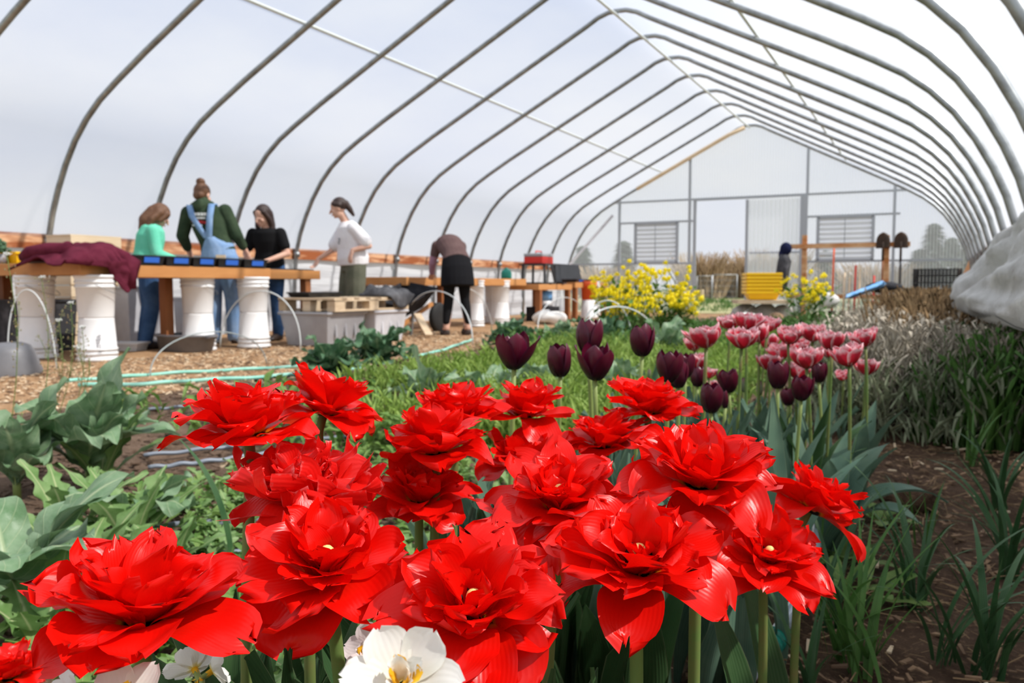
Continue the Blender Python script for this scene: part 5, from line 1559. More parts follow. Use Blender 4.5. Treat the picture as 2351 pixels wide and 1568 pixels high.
for r in REDS:
    red_tulip(*r[:7], droop=r[7], wilt=r[8], leaves=0 if r[0] < 100 else 1 if r[0] > 1700 else 4 if r[1] > 1200 else 3)

# --- maroon single tulips
def dark_tulip(px, py, w, D, label, seed, opening=0.0, bud=False, leaves=2, mat='darkpetal'):
    rg = np.random.RandomState(seed)
    depth = F_ * D / w
    C = at(px, py, depth); s = D / .056
    ax = np.array([rg.uniform(-.08, .08), rg.uniform(-.08, .08), 1]); ax /= np.linalg.norm(ax)
    H = .058 * s
    B = C - ax * H * .5
    foot = np.array([B[0] + rg.uniform(-.02, .02), B[1] + rg.uniform(-.02, .02), 0])
    t = thing('maroon_tulip_bud' if bud else 'maroon_tulip', foot, label, 'tulip', 'maroon tulips behind the red ones')
    Rm = axis_m(ax); off = rg.rand() * 6
    for ring in (0, 1):
        for k in range(3):
            az = off + ring * PI / 3 + 2 * PI * k / 3
            op = opening * (1 if ring == 0 else .3) * rg.uniform(.6, 1.3)
            if bud: a0, a1, W = 50, -22, .034
            else: a0, a1, W = 82 - 6 * ring, -24 + op + rg.uniform(-5, 5), .045
            sh = sheet(.070 * s * rg.uniform(.95, 1.05), W * s * rg.uniform(.95, 1.06), pr_tulip, a0, a1, .0245 * s if not bud else .014 * s, .002, .015, 1.0, .01, 0, seed * 7 + ring * 3 + k, 11, 15, .55, -.10 if op > 20 else .02)
            m = MB(); put(m, sh, az, Rm, B); m.build('petal', MT[mat], t)
    m = MB(); m.tube([B, B + ax * .02 * s], [.004 * s, .003 * s], 8); m.build('pistil', MT['pistil'], t)
    m = MB(); m.tube(curve_pts(foot, B, (rg.uniform(-.01, .01), rg.uniform(-.01, .01), 0)), .0042, 8); m.build('stem', MT['palestem'], t)
    for k in range(leaves):
        az = rg.rand() * 6.28
        sh = sheet(rg.uniform(.26, .36), rg.uniform(.04, .062), pr_lance, rg.uniform(2, 8), rg.uniform(10, 45), .04, .006, .02, 1, 0, 0, seed * 3 + k, 9, 14, 2.0, 0, 0, rg.uniform(-.05, .05), rg.uniform(-.8, .8))
        m = MB(); put(m, sh, az, None, foot); m.build('leaf', MT['blueleaf'], t)
    return t


DARKS = [
    (1180, 808, 80, .056, 'leftmost maroon tulip, with two petals flared outwards', 1, 34, False), (1285, 830, 70, .056, 'maroon tulip second from the left, left of the stacked pair', 2, 0, False),
    (1352, 775, 76, .058, 'upper maroon tulip of the stacked pair', 3, 4, False), (1369, 834, 78, .056, 'lower maroon tulip of the stacked pair, half opened', 4, 22, False),
    (1474, 785, 66, .056, 'maroon tulip standing alone before the mustard leaves', 5, 6, False), (1536, 845, 66, .055, 'maroon tulip at the left of the crowded cluster over the back red bloom', 6, 8, False),
    (1556, 862, 58, .054, 'front maroon tulip of the crowded cluster over the back red bloom', 16, 8, False), (1572, 842, 52, .054, 'rear maroon tulip of the crowded cluster', 7, 10, False), (1602, 866, 44, .050, 'slim maroon tulip right of the crowded cluster', 8, 2, False),
    (1672, 877, 50, .054, 'maroon tulip with spread petals above the green bud', 9, 24, False), (1633, 917, 62, .054, 'full maroon tulip nearest the broad red petal', 10, 4, False), (1664, 920, 34, .036, 'narrow closing maroon tulip right behind the full one', 11, 0, True),
    (1786, 863, 58, .056, 'tall maroon tulip with striped petals behind the upright grey green leaf', 14, 6, False), (1841, 893, 54, .054, 'maroon tulip right of the upright grey green leaf', 15, 10, False),
    (1881, 857, 42, .050, 'purple tinged maroon tulip farthest right', 18, 0, False), (1809, 912, 38, .046, 'small maroon tulip below the tall striped one', 12, 2, False), (1593, 945, 26, .034, 'small maroon bud low behind the broad red bloom', 13, 0, True)]
for d in DARKS: dark_tulip(*d[:6], opening=d[6], bud=d[7], leaves=3 if d[0] > 1500 else 2)
MT['budpetal'] = petal_mat('green_grey_bud', [(0, (.16, .24, .10)), (.6, (.24, .27, .17)), (1, (.30, .16, .16))], .5, .3, .15, edge=((.16, .06, .09), .75, 1.05))
for px, py, w, lab, sd_ in ((1707, 886, 28, 'green unopened tulip bud below the maroon tulip with spread petals', 21), (1744, 893, 29, 'grey and maroon striped bud left of the upright leaf', 22), (1490, 860, 18, 'slim green bud behind the back row of red blooms', 24)):
    dark_tulip(px, py, w, .036, lab, sd_, 0, True, 2, 'budpetal')

# --- rose and white double tulips
def pink_tulip(px, py, w, D, label, seed, leaves=1, closed=0.0):
    rg = np.random.RandomState(seed + 500)
    depth = F_ * D / w
    C = at(px, py, depth); s = D / .078
    ax = np.array([rg.uniform(-.2, .2), rg.uniform(-.2, .1), 1]); ax /= np.linalg.norm(ax)
    B = C - ax * .026 * s
    foot = np.array([B[0] + rg.uniform(-.02, .02), B[1] + rg.uniform(-.02, .02), 0])
    t = thing('rose_white_tulip', foot, label, 'tulip', 'rose and white double tulips at the end of the bed')
    Rm = axis_m(ax); off = rg.rand() * 6
    for li, (n, L, W, p0, p1, cr) in enumerate(((6, .064, .044, 80, 8, .028), (6, .056, .038, 62, 4, .024), (5, .046, .032, 42, 0, .019))):
        for k in range(n):
            sh = sheet(L * s * rg.uniform(.9, 1.1), W * s * rg.uniform(.9, 1.1), pr_petal, p0 + rg.uniform(-6, 6) - closed, p1 + rg.uniform(-14, 22) - closed, cr * s * rg.uniform(.85, 1.3), .003, .05, 1.4, .035, .08, seed * 11 + li * 5 + k, 9, 10, .7, .05)
            m = MB(); put(m, sh, off + li * .5 + 2 * PI * k / n + rg.uniform(-.15, .15), Rm, B); m.build('petal', MT['pinkpetal'], t)
    m = MB(); m.tube(curve_pts(foot, B, (rg.uniform(-.01, .01), rg.uniform(-.01, .01), 0)), .0042, 7); m.build('stem', MT['stem'], t)
    for k in range(leaves):
        sh = sheet(rg.uniform(.24, .34), rg.uniform(.045, .07), pr_lance, rg.uniform(3, 12), rg.uniform(25, 70), .05, .006, .03, 1, 0, 0, seed * 3 + k, 7, 12, 1.8, 0, 0, rg.uniform(-.05, .05), rg.uniform(-.8, .8))
        m = MB(); put(m, sh, rg.rand() * 6.28, None, foot); m.build('leaf', MT['blueleaf'], t)


PINKS = [
    (1618, 772, 82, .078, 'open rose and white tulip at the left of the group, facing us'), (1592, 790, 48, .07, 'rose and white tulip low at the left edge of the group'), (1674, 740, 52, .072, 'rose and white tulip in the top row, left end'),
    (1705, 776, 74, .078, 'open rose and white tulip below the top row, second from the left'), (1716, 738, 66, .076, 'rose and white tulip in the top row, middle'), (1764, 744, 56, .074, 'rose and white tulip in the top row, right end'),
    (1740, 766, 60, .074, 'rose and white tulip wedged under the top row'), (1764, 786, 52, .072, 'deep rose tulip under the right end of the top row'), (1812, 770, 62, .076, 'rose and white tulip in the second row, left of its middle'), (1866, 764, 62, .076, 'rose and white tulip in the second row, toward the right'),
    (1908, 782, 70, .078, 'rose and white tulip at the right end of the second row'), (1984, 776, 62, .076, 'single rose and white tulip standing apart at the far right'), (1792, 806, 58, .074, 'pale rose tulip above the tall striped maroon one'),
    (1764, 830, 60, .074, 'pale rose tulip half behind the tall striped maroon one'), (1852, 822, 74, .078, 'rose and white tulip in the middle of the front row'), (1832, 852, 58, .072, 'pale rose tulip between the two right maroon tulips'), (1836, 795, 50, .07, 'rose and white tulip in the dense centre of the group'),
    (1945, 816, 76, .078, 'bright rose tulip in the front row, right of its middle'), (1990, 842, 58, .074, 'rose tulip at the right end of the front row, bent down'), (1600, 832, 56, .072, 'rose and white tulip behind the crowded maroon cluster'),
    (1628, 856, 40, .068, 'pale rose tulip right behind the slim maroon one'), (1636, 885, 36, .066, 'pale rose tulip peeping over the full maroon one'), (1934, 862, 34, .058, 'small closed red rose tulip under the front row'), (1903, 806, 44, .070, 'rose and white tulip between the second and front rows, right')]
for i, p in enumerate(PINKS): pink_tulip(*p, seed=i + 1, leaves=1 if i % 2 else 2)

# big folded leaves at the right end of the bed, and the upright ones between the maroon tulips
def leaf_clump(base, specs, label, mat, name='tulip_leaf_clump', prof=pr_lance, seed=0):
    t = thing(name, base, label, 'leaves')
    for i, (L, W, az, p0, p1, cr, tw) in enumerate(specs):
        sh = sheet(L, W, prof, p0, p1, cr, .004, .04, 1.1, 0, 0, seed + i, 11, 18, 1.6, 0, 0, 0, tw)
        m = MB(); put(m, sh, az, None, base); m.build('leaf', MT[mat], t)


def az_px(dx, dy):
    """Direction on the ground: dx to the camera's right, dy away from the camera."""
    v = RGT * dx + FWD * dy
    return math.atan2(v[1], v[0])


leaf_clump(np.array([*at(1790, 1050, 1.55)[:2], 0]), [(.42, .06, az_px(-.1, 1), 2, 8, .05, .2), (.36, .055, az_px(1, .2), 12, 62, .05, 0), (.34, .05, az_px(-1, .3), 5, 20, .05, .4), (.30, .06, az_px(.6, -.6), 8, 40, .05, 0), (.33, .05, az_px(-.5, -.5), 4, 14, .05, .3)], 'upright grey green tulip leaves between the maroon tulips', 'blueleaf', seed=71)
leaf_clump(np.array([*at(1905, 1080, 1.9)[:2], 0]), [(.33, .11, az_px(1, -.3), 20, 125, .09, 0), (.30, .10, az_px(.5, -.9), 25, 120, .08, 0), (.34, .08, az_px(1, .6), 18, 80, .07, .2), (.3, .07, az_px(-.4, -1), 12, 60, .06, 0), (.32, .07, az_px(.8, 1), 10, 55, .06, 0)], 'broad drooping grey green leaves at the right end of the tulip bed', 'blueleaf', seed=81)
leaf_clump(np.array([*at(1850, 1010, 2.1)[:2], 0]), [(.34, .07, az_px(.9, .2), 15, 65, .06, 0), (.36, .06, az_px(.2, -1), 8, 30, .05, 0), (.33, .06, az_px(-1, 0), 6, 25, .05, .3), (.3, .06, az_px(.6, -.8), 12, 70, .06, 0)], 'green tulip leaves under the rose and white tulips', 'tulipleaf', seed=91)
leaf_clump(np.array([*at(640, 1560, .46)[:2], 0.0]), [(.35, .09, az_px(.1, -.1), 2, 6, .085, 0), (.31, .06, az_px(1, .0), 6, 32, .06, 0), (.34, .06, az_px(-.7, .6), 4, 20, .05, 0)], 'broad dark tulip leaf in the lower left, next to the daffodils', 'tulipleaf', seed=101)
leaf_clump(np.array([*at(760, 1520, .55)[:2], 0.0]), [(.34, .06, az_px(-.1, .2), 0, 5, .05, 0), (.33, .055, az_px(.8, .3), 3, 12, .05, .3), (.3, .05, az_px(-.8, .2), 5, 25, .05, 0)], 'upright tulip leaves under the big bloom left of centre', 'tulipleaf', seed=111)
leaf_clump(np.array([*at(1430, 1540, .56)[:2], 0.0]), [(.36, .06, az_px(-.3, .1), 1, 6, .05, 0), (.34, .045, az_px(.5, -.1), 2, 9, .04, .2), (.31, .055, az_px(-.9, .4), 5, 28, .05, 0), (.3, .06, az_px(.9, .6), 6, 25, .05, 0)], 'upright tulip leaves under the big bloom right of centre', 'tulipleaf', seed=121)
leaf_clump(np.array([*at(1500, 1560, .56)[:2], 0.0]), [(.29, .06, az_px(-.1, -.2), 3, 12, .05, 0), (.27, .05, az_px(.8, -.2), 8, 35, .05, .3), (.33, .06, az_px(.6, .7), 3, 15, .05, 0), (.3, .055, az_px(-.8, .5), 6, 25, .05, 0)], 'pointed dark tulip leaves beside the vinyl tube', 'tulipleaf', seed=131)
leaf_clump(np.array([*at(1180, 1560, .60)[:2], 0.0]), [(.34, .065, az_px(.3, .1), 2, 9, .055, 0), (.33, .06, az_px(-.9, .3), 4, 18, .05, 0), (.3, .05, az_px(.9, -.2), 5, 25, .05, 0)], 'dark tulip leaves in the shade under the front centre bloom', 'tulipleaf', seed=141)
b = ground(540, 1330); leaf_clump(b, [(.37, .022, az_px(-1, .25), 4, 62, .05, 0)], 'single long green blade arching left of the red tulips', 'grassdark', 'arching_blade', pr_blade, seed=151)

# --- daffodils
def daffodil(px, py, w, D, ax, label, seed, mat='whitepetal', centre=True):
    rg = np.random.RandomState(seed)
    depth = F_ * D / w
    C = at(px, py, depth); s = D / .045
    ax = np.asarray(ax, float); ax /= np.linalg.norm(ax); B = C - ax * .008 * s
    foot = np.array([B[0], B[1] + .02, 0])
    t = thing('daffodil', foot, label, 'daffodil', 'daffodils at the lower edge')
    Rm = axis_m(ax)
    for k in range(6):
        sh = sheet(.027 * s * rg.uniform(.92, 1.08), .023 * s, pr_petal, 78, 62 + rg.uniform(-25, 18), .03 * s, .002, .06, 1.2, .02, .05, seed * 5 + k, 9, 10)
        m = MB(); put(m, sh, k * PI / 3 + rg.uniform(-.1, .1), Rm, B); m.build('petal', MT[mat], t)
    if centre:
        for k in range(16):
            sh = sheet(.013 * s * rg.uniform(.7, 1.2), .009 * s, pr_petal, 30, 25 + rg.uniform(-25, 40), .008 * s, .001, .1, 1, .03, .05, seed * 9 + k, 7, 7)
            m = MB(); put(m, sh, rg.rand() * 6.28, Rm, B + ax * .003); m.build('corona_petal', MT['yolk' if k % 3 == 0 else mat], t)
    else:
        m = MB(); m.tube([B, B - ax * .012 * s, B - ax * .02 * s], [.003, .0024, .0032], 8); m.build('flower_tube', MT['yolk'], t)
    m = MB(); e = B - ax * .02 * s; m.tube(curve_pts(foot, e + np.array([0, 0, .004]), (0, 0, 0)) + [e, B - ax * .004], .0028, 7); m.build('stem', MT['palestem'], t)


tc = lambda up, rt=0.0: (CO - at(1175, 1500, .4)) / .4 * 1.0 * np.array([1, 1, 0]) + np.array([0, 0, up]) + RGT * rt
daffodil(920, 1556, 235, .047, tc(1.1), 'large white daffodil with yellow centre under the front centre red tulip', 1)
daffodil(846, 1496, 118, .042, tc(.6, -.5), 'blush white daffodil half hidden behind the large white one', 2, 'blushpetal')
daffodil(440, 1522, 105, .040, FWD * .8 + np.array([0, 0, .5]) - RGT * .7, 'white daffodil seen from behind, the left of the pair below the big left tulip', 3, centre=False)
daffodil(503, 1530, 100, .040, FWD * .6 + np.array([0, 0, .4]) + RGT * .8, 'white daffodil seen from behind, the right of the pair below the big left tulip', 4, centre=False)
daffodil(270, 1618, 180, .044, tc(1.6), 'white daffodil just rising into view at the bottom edge', 5)
daffodil(150, 1590, 90, .040, tc(.5, -.6), 'blush daffodil at the bottom edge beside the corner red tulip', 6, 'blushpetal')


# ------------------------------------------------------------------ leafy plants
def leafy(base, n, L, W, label, seed, mat='kale', prof=pr_kale, name='kale_plant', cat='kale plant', group='kale plants', p0=(8, 40), p1=(50, 110), rip=.14, azr=(0, 6.28), cup=.12, lobes=0, stemh=.05, jag=.0, nu=11, nv=20, extra=()):
    rg = np.random.RandomState(seed)
    t = thing(name, base, label, cat, group)
    c = np.asarray(base, float) + np.array([0, 0, stemh])
    for k in range(n):
        az = azr[0] + (azr[1] - azr[0]) * (k + rg.uniform(.1, .9)) / n
        f = (k * 0.618) % 1
        l = L * rg.uniform(.75, 1.1)
        sh = sheet(l, W * rg.uniform(.8, 1.15), prof, p0[0] + (p0[1] - p0[0]) * f, p1[0] + (p1[1] - p1[0]) * f + rg.uniform(-12, 12), cup * rg.uniform(.8, 2), .005, rip * rg.uniform(.6, 1.3), rg.uniform(1.8, 3.2), jag, 0, seed * 17 + k, nu, nv, 1.3, 0, lobes, rg.uniform(-.1, .1))
        m = MB(); put(m, sh, az, None, c); m.build('leaf', MT[mat], t)
    for k, (l, w, az, a0, a1, cu) in enumerate(extra):
        sh = sheet(l, w, prof, a0, a1, cu, .005, rip * .7, 2.2, jag, 0, seed * 23 + k, 13, 24, 1.2, 0, lobes)
        m = MB(); put(m, sh, az, None, c); m.build('leaf', MT[mat], t)
    if stemh > .02:
        m = MB(); m.tube([np.asarray(base, float), c + np.array([0, 0, .03])], .011, 8); m.build('stem', MT['palestem'], t)


leafy(ground(205, 1120), 13, .30, .15, 'large blue green kale with a tall upright leaf, left behind the corner plants', 3, 'kale', extra=[(.40, .17, az_px(.5, .5), 10, 28, .2), (.34, .16, az_px(.4, -.4), 14, 50, .2), (.32, .14, az_px(1, .1), 30, 115, .12)])
leafy(ground(40, 1150), 9, .28, .14, 'blue green kale at the left edge behind the shepherd\'s purse', 5, 'kale', extra=[(.33, .15, az_px(.6, .5), 12, 40, .2)])
leafy(ground(40, 1430), 5, .22, .13, 'near blue green kale at the left edge with one big pale veined leaf', 8, 'kale', p0=(20, 50), p1=(70, 120), extra=[(.30, .15, az_px(.8, .5), 16, 80, .22), (.26, .15, az_px(.5, -.3), 25, 105, .25)])
leafy(ground(330, 1225), 4, .20, .11, 'small blue green kale by the bare soil', 9, 'kale', p0=(40, 60), p1=(80, 115))
leafy(ground(760, 865), 24, .30, .16, 'dark green kale standing before the plastic totes, left of a pair', 21, 'kaledark', rip=.2, p0=(12, 80), p1=(45, 130), stemh=.03)
leafy(ground(868, 835), 24, .34, .17, 'dark green kale standing before the plastic totes, right of a pair', 22, 'kaledark', rip=.2, p0=(12, 80), p1=(45, 130), stemh=.03)
leafy(ground(1175, 800), 18, .32, .2, 'dark kale behind the leftmost maroon tulip', 23, 'kaledark', rip=.2, p0=(12, 80), p1=(45, 130), stemh=.03)
leafy(ground(1290, 800), 16, .30, .18, 'grey green kale before the white sack', 24, 'kale', rip=.2, p0=(12, 80), p1=(45, 130), stemh=.03)
leafy(ground(1385, 805), 18, .36, .2, 'dark kale at the foot of the yellow mustard, behind the stacked maroon pair', 25, 'kaledark', rip=.2, p0=(12, 80), p1=(45, 130), stemh=.03)
leafy(ground(975, 960), 6, .22, .12, 'grey green kale with a pale upright leaf behind the back row of red tulips', 26, 'kale', extra=[(.30, .13, az_px(-.4, -.2), 4, 14, .2), (.24, .12, az_px(1, -.1), 15, 70, .15)])
leafy(ground(1120, 950), 8, .26, .13, 'grey green kale under the leftmost maroon tulip', 27, 'kale', p0=(25, 50), p1=(75, 110))
leafy(ground(1235, 930), 7, .24, .12, 'grey green kale under the second maroon tulip', 28, 'kale')
leafy(ground(1430, 935), 7, .24, .12, 'grey green kale behind the back right red bloom', 29, 'kale')
leafy(ground(1530, 835), 9, .36, .2, 'pale grey kale right of the lone maroon tulip', 30, 'kale')
leafy(ground(1010, 1010), 9, .16, .03, 'lime green weed behind the red tulips of the centre', 31, 'lime', pr_lance, 'lime_weed', 'weed', 'lime green weeds', (5, 30), (20, 60), .03, stemh=.02)
DW = [(160, 1235, .24, 'lobed weed beside the near kale'), (300, 1265, .26, 'lobed weed above the big left tulip'), (230, 1120, .28, 'lobed weed with an upright leaf before the large kale'), (390, 1320, .16, 'lobed weed at the edge of the bare soil'), (90, 1500, .18, 'lobed weed below the near kale leaf'), (260, 1490, .16, 'lobed weed behind the white daffodils'), (180, 1380, .22, 'lobed weed left of the big left tulip'), (420, 1500, .14, 'lobed weed by the stem of the big left tulip')]
for i, (px, py, L, lab) in enumerate(DW):
    leafy(ground(px, py), 9, L, .075, lab, 40 + i, 'dandelion', pr_kale, 'lobed_weed', 'weed', 'lobed weeds at the left', (18, 50), (45, 95), .06, lobes=5, stemh=.0, nv=40)
for i, (px, py, L, lab) in enumerate([(1935, 1290, .11, 'small leafy weed under the bent right tulip'), (1925, 1350, .12, 'small leafy weed beside the vinyl tube'), (1985, 1380, .13, 'flat leafy weed on the mulch beside the tube'), (2020, 1200, .1, 'small weed on the mulch path near the bent tulip')]):
    leafy(ground(px, py), 9, L, .035, lab, 60 + i, 'weed', pr_spoon, 'leafy_weed', 'weed', 'leafy weeds at the bed edge', (40, 70), (75, 100), .04, stemh=.0)

# --- shepherd's purse at the far left
def purse(px, py, top, lab, seed):
    rg = random.Random(seed)
    b = ground(px, py); dm = float(np.dot(b - CO, CD)); tp = at(top[0], top[1], dm)
    t = thing('shepherds_purse', b, lab, 'weed', 'tall thin flowering weeds at the left')
    ax = curve_pts(b, tp, (.03, .02, 0), 14)
    m = MB(); m.tube(ax, [.0022 - .0009 * k / 13 for k in range(14)], 5)
    pods = MB()
    for k in range(5, 13):
        for q in range(4):
            c = np.array(ax[k]) + (np.array(ax[min(13, k + 1)]) - np.array(ax[k])) * q / 4; a = rg.uniform(0, 6.28); L = rg.uniform(.015, .03)
            e = c + np.array([math.cos(a) * L, math.sin(a) * L, L * .3]); m.tube([c, e], .0006, 3, False)
            pods.ball(e, (.0035, .002, .0045), 6, 4)
    for q in range(2):
        k = rg.randint(4, 7); c = np.array(ax[k]); e = c + np.array([rg.uniform(-.1, .1), rg.uniform(-.05, .05), rg.uniform(.1, .18)]); m.tube(curve_pts(c, e, (.01, 0, 0), 6), .0012, 4)
        for _ in range(8): pods.ball(e + np.array([rg.gauss(0, .008), rg.gauss(0, .008), rg.gauss(-.01, .01)]), .0025, 5, 4)
    m.build('stems', MT['stem'], t); tag(pods.build('seed_pods', MT['seedpod'], t), kind='stuff')
    f = MB()
    for _ in range(26): f.ball(tp + np.array([rg.gauss(0, .0065), rg.gauss(0, .0065), rg.gauss(0, .003)]), (.003, .003, .002), 6, 4)
    tag(f.build('flower_head', MT['tinywhite'], t), kind='stuff')


for i, (px, py, tx, ty, lab) in enumerate([(20, 1010, 15, 582, 'tallest shepherd\'s purse at the left edge'), (85, 1000, 95, 636, 'shepherd\'s purse before the left bucket stack'), (125, 980, 162, 695, 'shepherd\'s purse between the two left bucket stacks'), (110, 990, 134, 735, 'short shepherd\'s purse between the two left bucket stacks'), (150, 990, 188, 750, 'shepherd\'s purse before the printed bucket'), (12, 1090, 18, 980, 'low white flowered weed at the left edge'), (170, 1000, 178, 797, 'lowest shepherd\'s purse before the printed bucket')]):
    purse(px, py, (tx, ty), lab, i)

# --- mustard
def mustard(base, h, spread, nst, label, seed):
    rg = random.Random(seed); base = np.asarray(base, float)
    t = thing('mustard_plant', base, label, 'mustard plant', 'flowering mustard')
    st = MB(); tips = []
    for k in range(nst):
        a = rg.uniform(0, 6.28); r = spread * math.sqrt(rg.random()); top = base + np.array([r * math.cos(a), r * math.sin(a), h * rg.uniform(.62, 1.0) * (1 - .25 * (r / spread) ** 2)])
        ax = curve_pts(base, top, (0, 0, h * .06), 7); st.tube(ax, [.006, .005, .005, .004, .0035, .003, .002], 5); tips.append(top)
        for q in range(3):
            c = np.array(ax[rg.randint(3, 5)]); e = c + np.array([rg.uniform(-.12, .12), rg.uniform(-.12, .12), rg.uniform(.1, .22)]); st.tube([c, e], [.003, .002], 4); tips.append(e)
    st.build('stems', MT['stem'], t)
    lv = MB()
    for k in range(nst * 9):
        z = rg.random() ** 1.3 * .75; a = rg.uniform(0, 6.28); r = spread * rg.random() * (.35 + z)
        put(lv, sheet(rg.uniform(.07, .18) * (1.2 - z * .6), rg.uniform(.03, .06), pr_lance, rg.uniform(20, 60), rg.uniform(70, 120), .08, 0, .08, 2, 0, 0, seed + k, 3, 5), rg.uniform(0, 6.28), None, base + np.array([r * math.cos(a), r * math.sin(a), z * h]))
    lv.build('foliage', MT['grass'], t)
    proto = None
    rg.shuffle(tips)
    for e in tips[:90]:
        if proto is None:
            m = MB()
            for q in range(26):
                d = np.array([rg.gauss(0, 1), rg.gauss(0, 1), rg.gauss(.25, .8)]); d /= np.linalg.norm(d) + 1e-9
                c = e + d * rg.uniform(.013, .036) * np.array([1, 1, .9])
                q_ = axis_m(d)
                for p in range(4):
                    v = np.array([[0, 0, 0], [.003, .004, .001], [.0085, .0045, .002], [.0105, 0, .0015], [.0085, -.0045, .002], [.003, -.004, .001]]) @ zrot(p * PI / 2).T @ q_.T + c
                    m.add(v, [(0, 1, 2, 3, 4, 5)])
            proto = m.build('flower_cluster', MT['mustard'], t, smooth=False); pc = e
        else:
            o = proto.copy(); COL.objects.link(o); o.location = Vector(e - pc)


MS = [(1405, 785, 9.3, .80, .30, 'mustard plant at the left end of the big yellow clump'), (1470, 785, 9.5, .93, .34, 'tallest mustard plant in the middle of the big yellow clump'), (1528, 790, 9.0, .82, .32, 'mustard plant right of the middle of the big yellow clump'), (1560, 800, 8.6, .60, .26, 'low mustard plant at the right end of the big yellow clump'), (1445, 800, 8.4, .62, .3, 'low leafy mustard plant at the front of the big yellow clump'),
      (1838, 770, 10.2, .86, .24, 'mustard plant before the hanging coat, left of a pair'), (1880, 770, 10.4, .80, .22, 'mustard plant before the tool rail, right of a pair')]
for i, (px, py, d, h, sp, lab) in enumerate(MS):
    P = at(px, HOR, d); mustard((P[0], P[1], 0), h, sp, 16 if i < 5 else 9, lab, 70 + i)


# ------------------------------------------------------------------ stuff nobody could count
def scatter(name, mat, regions, n, Lr, Wr, p0, p1, label, prof=pr_lance, seed=0, nu=3, nv=5, cat='plants', zr=(0, 0), tuft=1, tr=.03, lobes=0, rip=.03):
    rg = random.Random(seed); m = MB()
    tot = sum(r[4] for r in regions)
    vs, uvs, fs, off = [], [], [], 0
    cache = [sheet(1.0, 1.0, prof, rg.uniform(*p0), rg.uniform(*p1), 1.5, 0, rip, 2, 0, 0, seed + k, nu, nv, 1.4, 0, lobes, rg.uniform(-.15, .15)) for k in range(24)]
    # width is applied per leaf
    cache = [(V.copy(), UV) for V, UV, _, _ in cache]
    F0 = [(i * nu + j, i * nu + j + 1, (i + 1) * nu + j + 1, (i + 1) * nu + j) for i in range(nv - 1) for j in range(nu - 1)]
    for x0, x1, y0, y1, wgt in regions:
        for _ in range(int(n * wgt / tot / tuft)):
            bx, by = rg.uniform(x0, x1), rg.uniform(y0, y1)
            for q in range(tuft):
                V, UV = cache[rg.randrange(24)]
                L, W = rg.uniform(*Lr), rg.uniform(*Wr)
                v = V * np.array([L, W, L]) @ zrot(rg.uniform(0, 6.28)).T + np.array([bx + rg.gauss(0, tr), by + rg.gauss(0, tr), rg.uniform(*zr)])
                vs.append(v); uvs.append(UV); fs += [tuple(i + off for i in f) for f in F0]; off += len(v)
    m.add(np.concatenate(vs), fs, np.concatenate(uvs))
    x0, x1, y0, y1, _ = regions[0]
    o = m.build(name, MT[mat], origin=((x0 + x1) / 2, (y0 + y1) / 2, 0))
    return tag(o, label, cat, None, 'stuff')


scatter('small_weeds', 'weed', [(-2.0, -.75, 1.2, 2.6, 2), (-1.5, -.7, .6, 1.3, 1.2), (-2.6, -.7, 2.6, 4.2, 1.0)], 5200, (.03, .075), (.012, .03), (25, 60), (60, 110), 'small leafy weeds covering the soil behind the red tulips', pr_spoon, 1, zr=(0, .03), tuft=6, tr=.025)
scatter('feathery_weeds', 'lime', [(-2.9, -.9, 3.6, 6.6, 3), (-2.0, -.8, 2.6, 3.6, .8), (-3.2, -1.2, 6.6, 8.5, 1.4)], 15000, (.05, .15), (.006, .016), (5, 35), (20, 80), 'yellow green feathery weeds in the middle of the bed', pr_lance, 2, zr=(0, .12), tuft=10, tr=.05, cat='weeds')
scatter('bed_greens', 'grass', [(-3.6, -.6, 6.5, 11, 2), (-2.4, -.3, 10, 14, 1)], 9000, (.06, .2), (.012, .035), (10, 50), (40, 100), 'green weeds around the kale and mustard', pr_lance, 3, zr=(0, .12), tuft=8, tr=.06, cat='weeds')
scatter('ground_leaves', 'dandelion', [(-2.0, -.75, .9, 2.2, 1), (-1.0, -.55, .35, .95, .8)], 900, (.06, .13), (.02, .045), (35, 70), (60, 105), 'lobed leaves lying over the soil at the left', pr_kale, 4, nu=5, nv=17, lobes=4, zr=(0, .03), tuft=4, cat='weeds')
scatter('field_tufts', 'grass', [(-9, 6, 19.5, 34, 1)], 5000, (.08, .25), (.01, .02), (5, 30), (20, 70), 'grass tufts of the field beyond the doorway', pr_blade, 5, tuft=10, tr=.1, cat='grass')
scatter('tall_grass', 'grass', [(.40, 1.2, 1.6, 7.0, 1.5), (.14, .5, 3.5, 6.5, 2.2), (-.40, .2, 3.6, 6.0, .16)], 4800, (.2, .46), (.006, .012), (1, 12), (12, 60), 'tall green grass along the right side under the curtain', pr_blade, 6, nv=7, tuft=9, tr=.04, cat='grass')
scatter('lavender_row', 'lavender', [(-.48, .26, 3.7, 6.5, 2.6), (-.65, .38, 6.5, 12.0, 1.9)], 42000, (.03, .11), (.005, .011), (10, 60), (10, 75), 'grey brown lavender row behind the rose and white tulips', pr_lance, 7, zr=(.0, .38), tuft=36, tr=.07, cat='dry plants')
scatter('lavender_greens', 'lavgreen', [(-.50, .30, 3.5, 6.5, 2), (-.65, .38, 6.5, 11.0, 1)], 8000, (.06, .16), (.006, .014), (10, 60), (10, 75), 'grey green shoots among the lavender row', pr_lance, 8, zr=(.0, .24), tuft=18, tr=.06, cat='dry plants')
scatter('dry_brown_growth', 'drybrown', [(-.45, .42, 7.5, 15.5, 3), (-.2, .35, 4.8, 7.5, .9)], 24000, (.12, .36), (.0022, .005), (1, 20), (5, 45), 'tall dry brown stems at the far end of the lavender row', pr_blade, 9, zr=(.0, .28), tuft=18, tr=.07, cat='dry plants')
